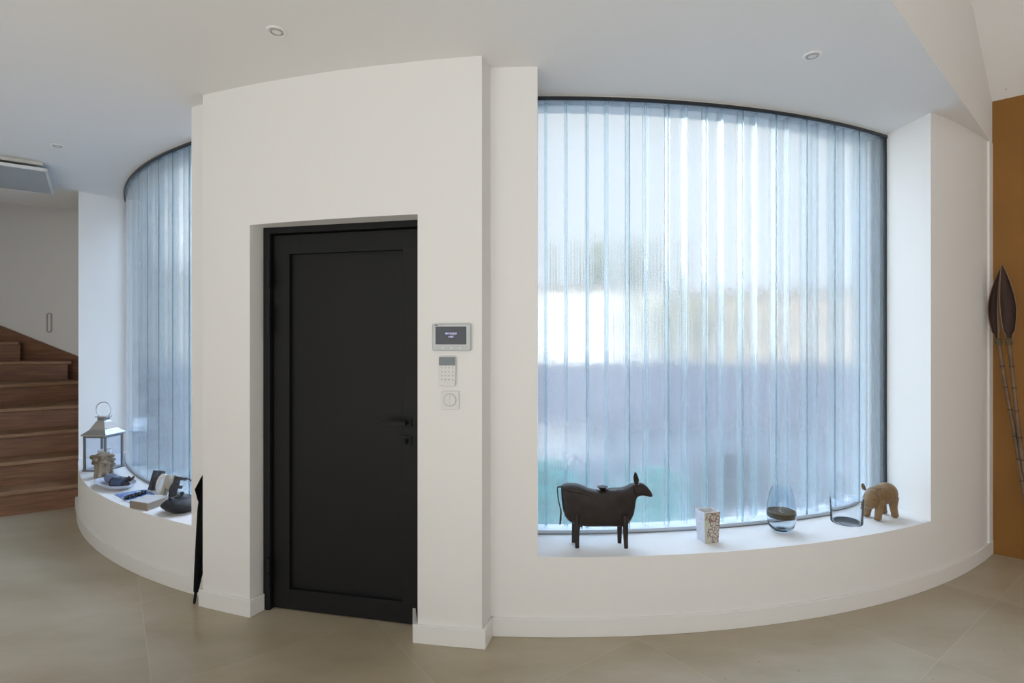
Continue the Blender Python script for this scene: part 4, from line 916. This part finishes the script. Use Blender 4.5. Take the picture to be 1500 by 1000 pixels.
tree('low yellow-green tree blurred between the two houses', 6.9, 22, 3.6, 1.5, 2, .2)
gb = mat('teal_green_leaves', (.03, .42, .36), .7, noise=.3, nscale=20); db_ = mat('dark_leaves', (.002, .002, .006), .9)
def bush(label, x, y, Y, r, hh_, m, name='garden_bush', cat='bush'):
    c_ = at(x, y, Y); rn = random.Random(int(x)); b = MB()
    for k in range(800):
        a, q = rn.uniform(0, 2*pi), rn.random()**.4; z_ = rn.random(); rr_ = r*q*sqrt(max(.05, 1-(z_*1.3-.3)**2)); c0_ = L((rr_*cos(a), rr_*sin(a), .02+z_*hh_)); z = .05
        d1 = L((rn.uniform(-1, 1), rn.uniform(-1, 1), rn.uniform(-1, 1))).normalized()*z; d2 = d1.cross(L((rn.uniform(-1, 1), rn.uniform(-1, 1), 1)).normalized())
        b.add([c0_-d1, c0_+d2*.5, c0_+d1, c0_-d2*.5], [(0, 1, 2, 3)])
    b.tube([(0, 0, 0), (0, 0, hh_*.6)], .012, 6)
    return tag(b.build(name, m, loc=(c_.x, c_.y, -.09)), label, cat)
bush('green bush blurred behind the glass at the left end of the ledge', 806, 740, 4.3, .26, .62, gb)
bush('green bush blurred behind the glass at the head of the metal cow', 958, 745, 4.3, .26, .55, gb)
bush('dark bush blurred behind the glass above the blossom pot', 1058, 730, 4.6, .22, .60, db_)
bush('small dark bush blurred behind the glass between pot and vase', 1100, 735, 5.2, .14, .55, db_)
# ------------------------------------------------------------------ LIGHT
WORLD, SUN, ROOM, CEILING_FILL = 1.15, 5.0, 14, 212
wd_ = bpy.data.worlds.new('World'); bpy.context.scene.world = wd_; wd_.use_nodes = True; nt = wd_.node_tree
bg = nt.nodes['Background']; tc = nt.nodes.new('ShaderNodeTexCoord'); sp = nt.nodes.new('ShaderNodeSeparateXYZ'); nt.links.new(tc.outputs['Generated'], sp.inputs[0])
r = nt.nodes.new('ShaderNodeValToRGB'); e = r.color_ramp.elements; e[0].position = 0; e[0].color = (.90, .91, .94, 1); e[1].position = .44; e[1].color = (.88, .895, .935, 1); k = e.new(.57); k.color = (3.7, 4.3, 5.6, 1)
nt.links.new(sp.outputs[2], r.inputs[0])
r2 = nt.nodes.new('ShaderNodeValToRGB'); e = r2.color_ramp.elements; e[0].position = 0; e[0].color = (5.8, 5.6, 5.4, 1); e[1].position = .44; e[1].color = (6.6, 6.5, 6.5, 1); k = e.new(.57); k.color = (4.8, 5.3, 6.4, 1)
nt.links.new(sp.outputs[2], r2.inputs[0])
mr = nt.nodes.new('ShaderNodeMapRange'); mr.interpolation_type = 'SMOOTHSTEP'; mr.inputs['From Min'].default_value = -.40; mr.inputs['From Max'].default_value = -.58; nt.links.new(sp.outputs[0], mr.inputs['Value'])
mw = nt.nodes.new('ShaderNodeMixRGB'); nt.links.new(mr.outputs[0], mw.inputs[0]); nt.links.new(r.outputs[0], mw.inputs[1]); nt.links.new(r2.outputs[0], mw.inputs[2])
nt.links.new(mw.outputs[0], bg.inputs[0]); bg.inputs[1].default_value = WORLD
sl = bpy.data.lights.new('sun', 'SUN'); sl.energy = SUN; sl.angle = radians(.6); sl.color = (1, .93, .80)
so_ = bpy.data.objects.new('sun', sl); C.objects.link(so_); so_.rotation_euler = (radians(57), 0, radians(-14)); so_.location = (0, -20, 20)
al = bpy.data.lights.new('terrace_daylight', 'AREA'); al.shape = 'RECTANGLE'; al.size = 8.4; al.size_y = 2.3; al.energy = ROOM; al.color = (1, .985, .96)
ao = bpy.data.objects.new('terrace_daylight', al); C.objects.link(ao); ao.location = (0, Yb+.05, 1.3); ao.rotation_euler = (radians(90), 0, 0)
al = bpy.data.lights.new('ceiling_fill_lamp', 'AREA'); al.shape = 'RECTANGLE'; al.size = 6.4; al.size_y = 3.0; al.energy = CEILING_FILL; al.color = (1, .985, .96)  # fill lamp added at floor level behind the camera to lift the ceiling
ao = bpy.data.objects.new('ceiling_fill_lamp', al); C.objects.link(ao); ao.location = (-1.9, -2.1, .03); ao.rotation_euler = (radians(180), 0, 0)
# ------------------------------------------------------------------ CAMERA
cam = bpy.data.cameras.new('camera'); cam.sensor_width = 36; cam.lens = F/1500*36; cam.clip_start = .05; cam.clip_end = 400
co = bpy.data.objects.new('camera', cam); C.objects.link(co); co.location = (0, 0, HC); co.rotation_euler = (radians(90), 0, 0)
sc = bpy.context.scene; sc.camera = co
sc.view_settings.view_transform = 'Standard'; sc.view_settings.look = 'None'; sc.view_settings.gamma = 1; sc.view_settings.exposure = 0
sc.render.engine = 'CYCLES'
sc.cycles.max_bounces = 14; sc.cycles.diffuse_bounces = 5; sc.cycles.transmission_bounces = 12; sc.cycles.transparent_max_bounces = 12; sc.cycles.use_denoising = True; sc.cycles.blur_glossy = 0; sc.cycles.sample_clamp_indirect = 20
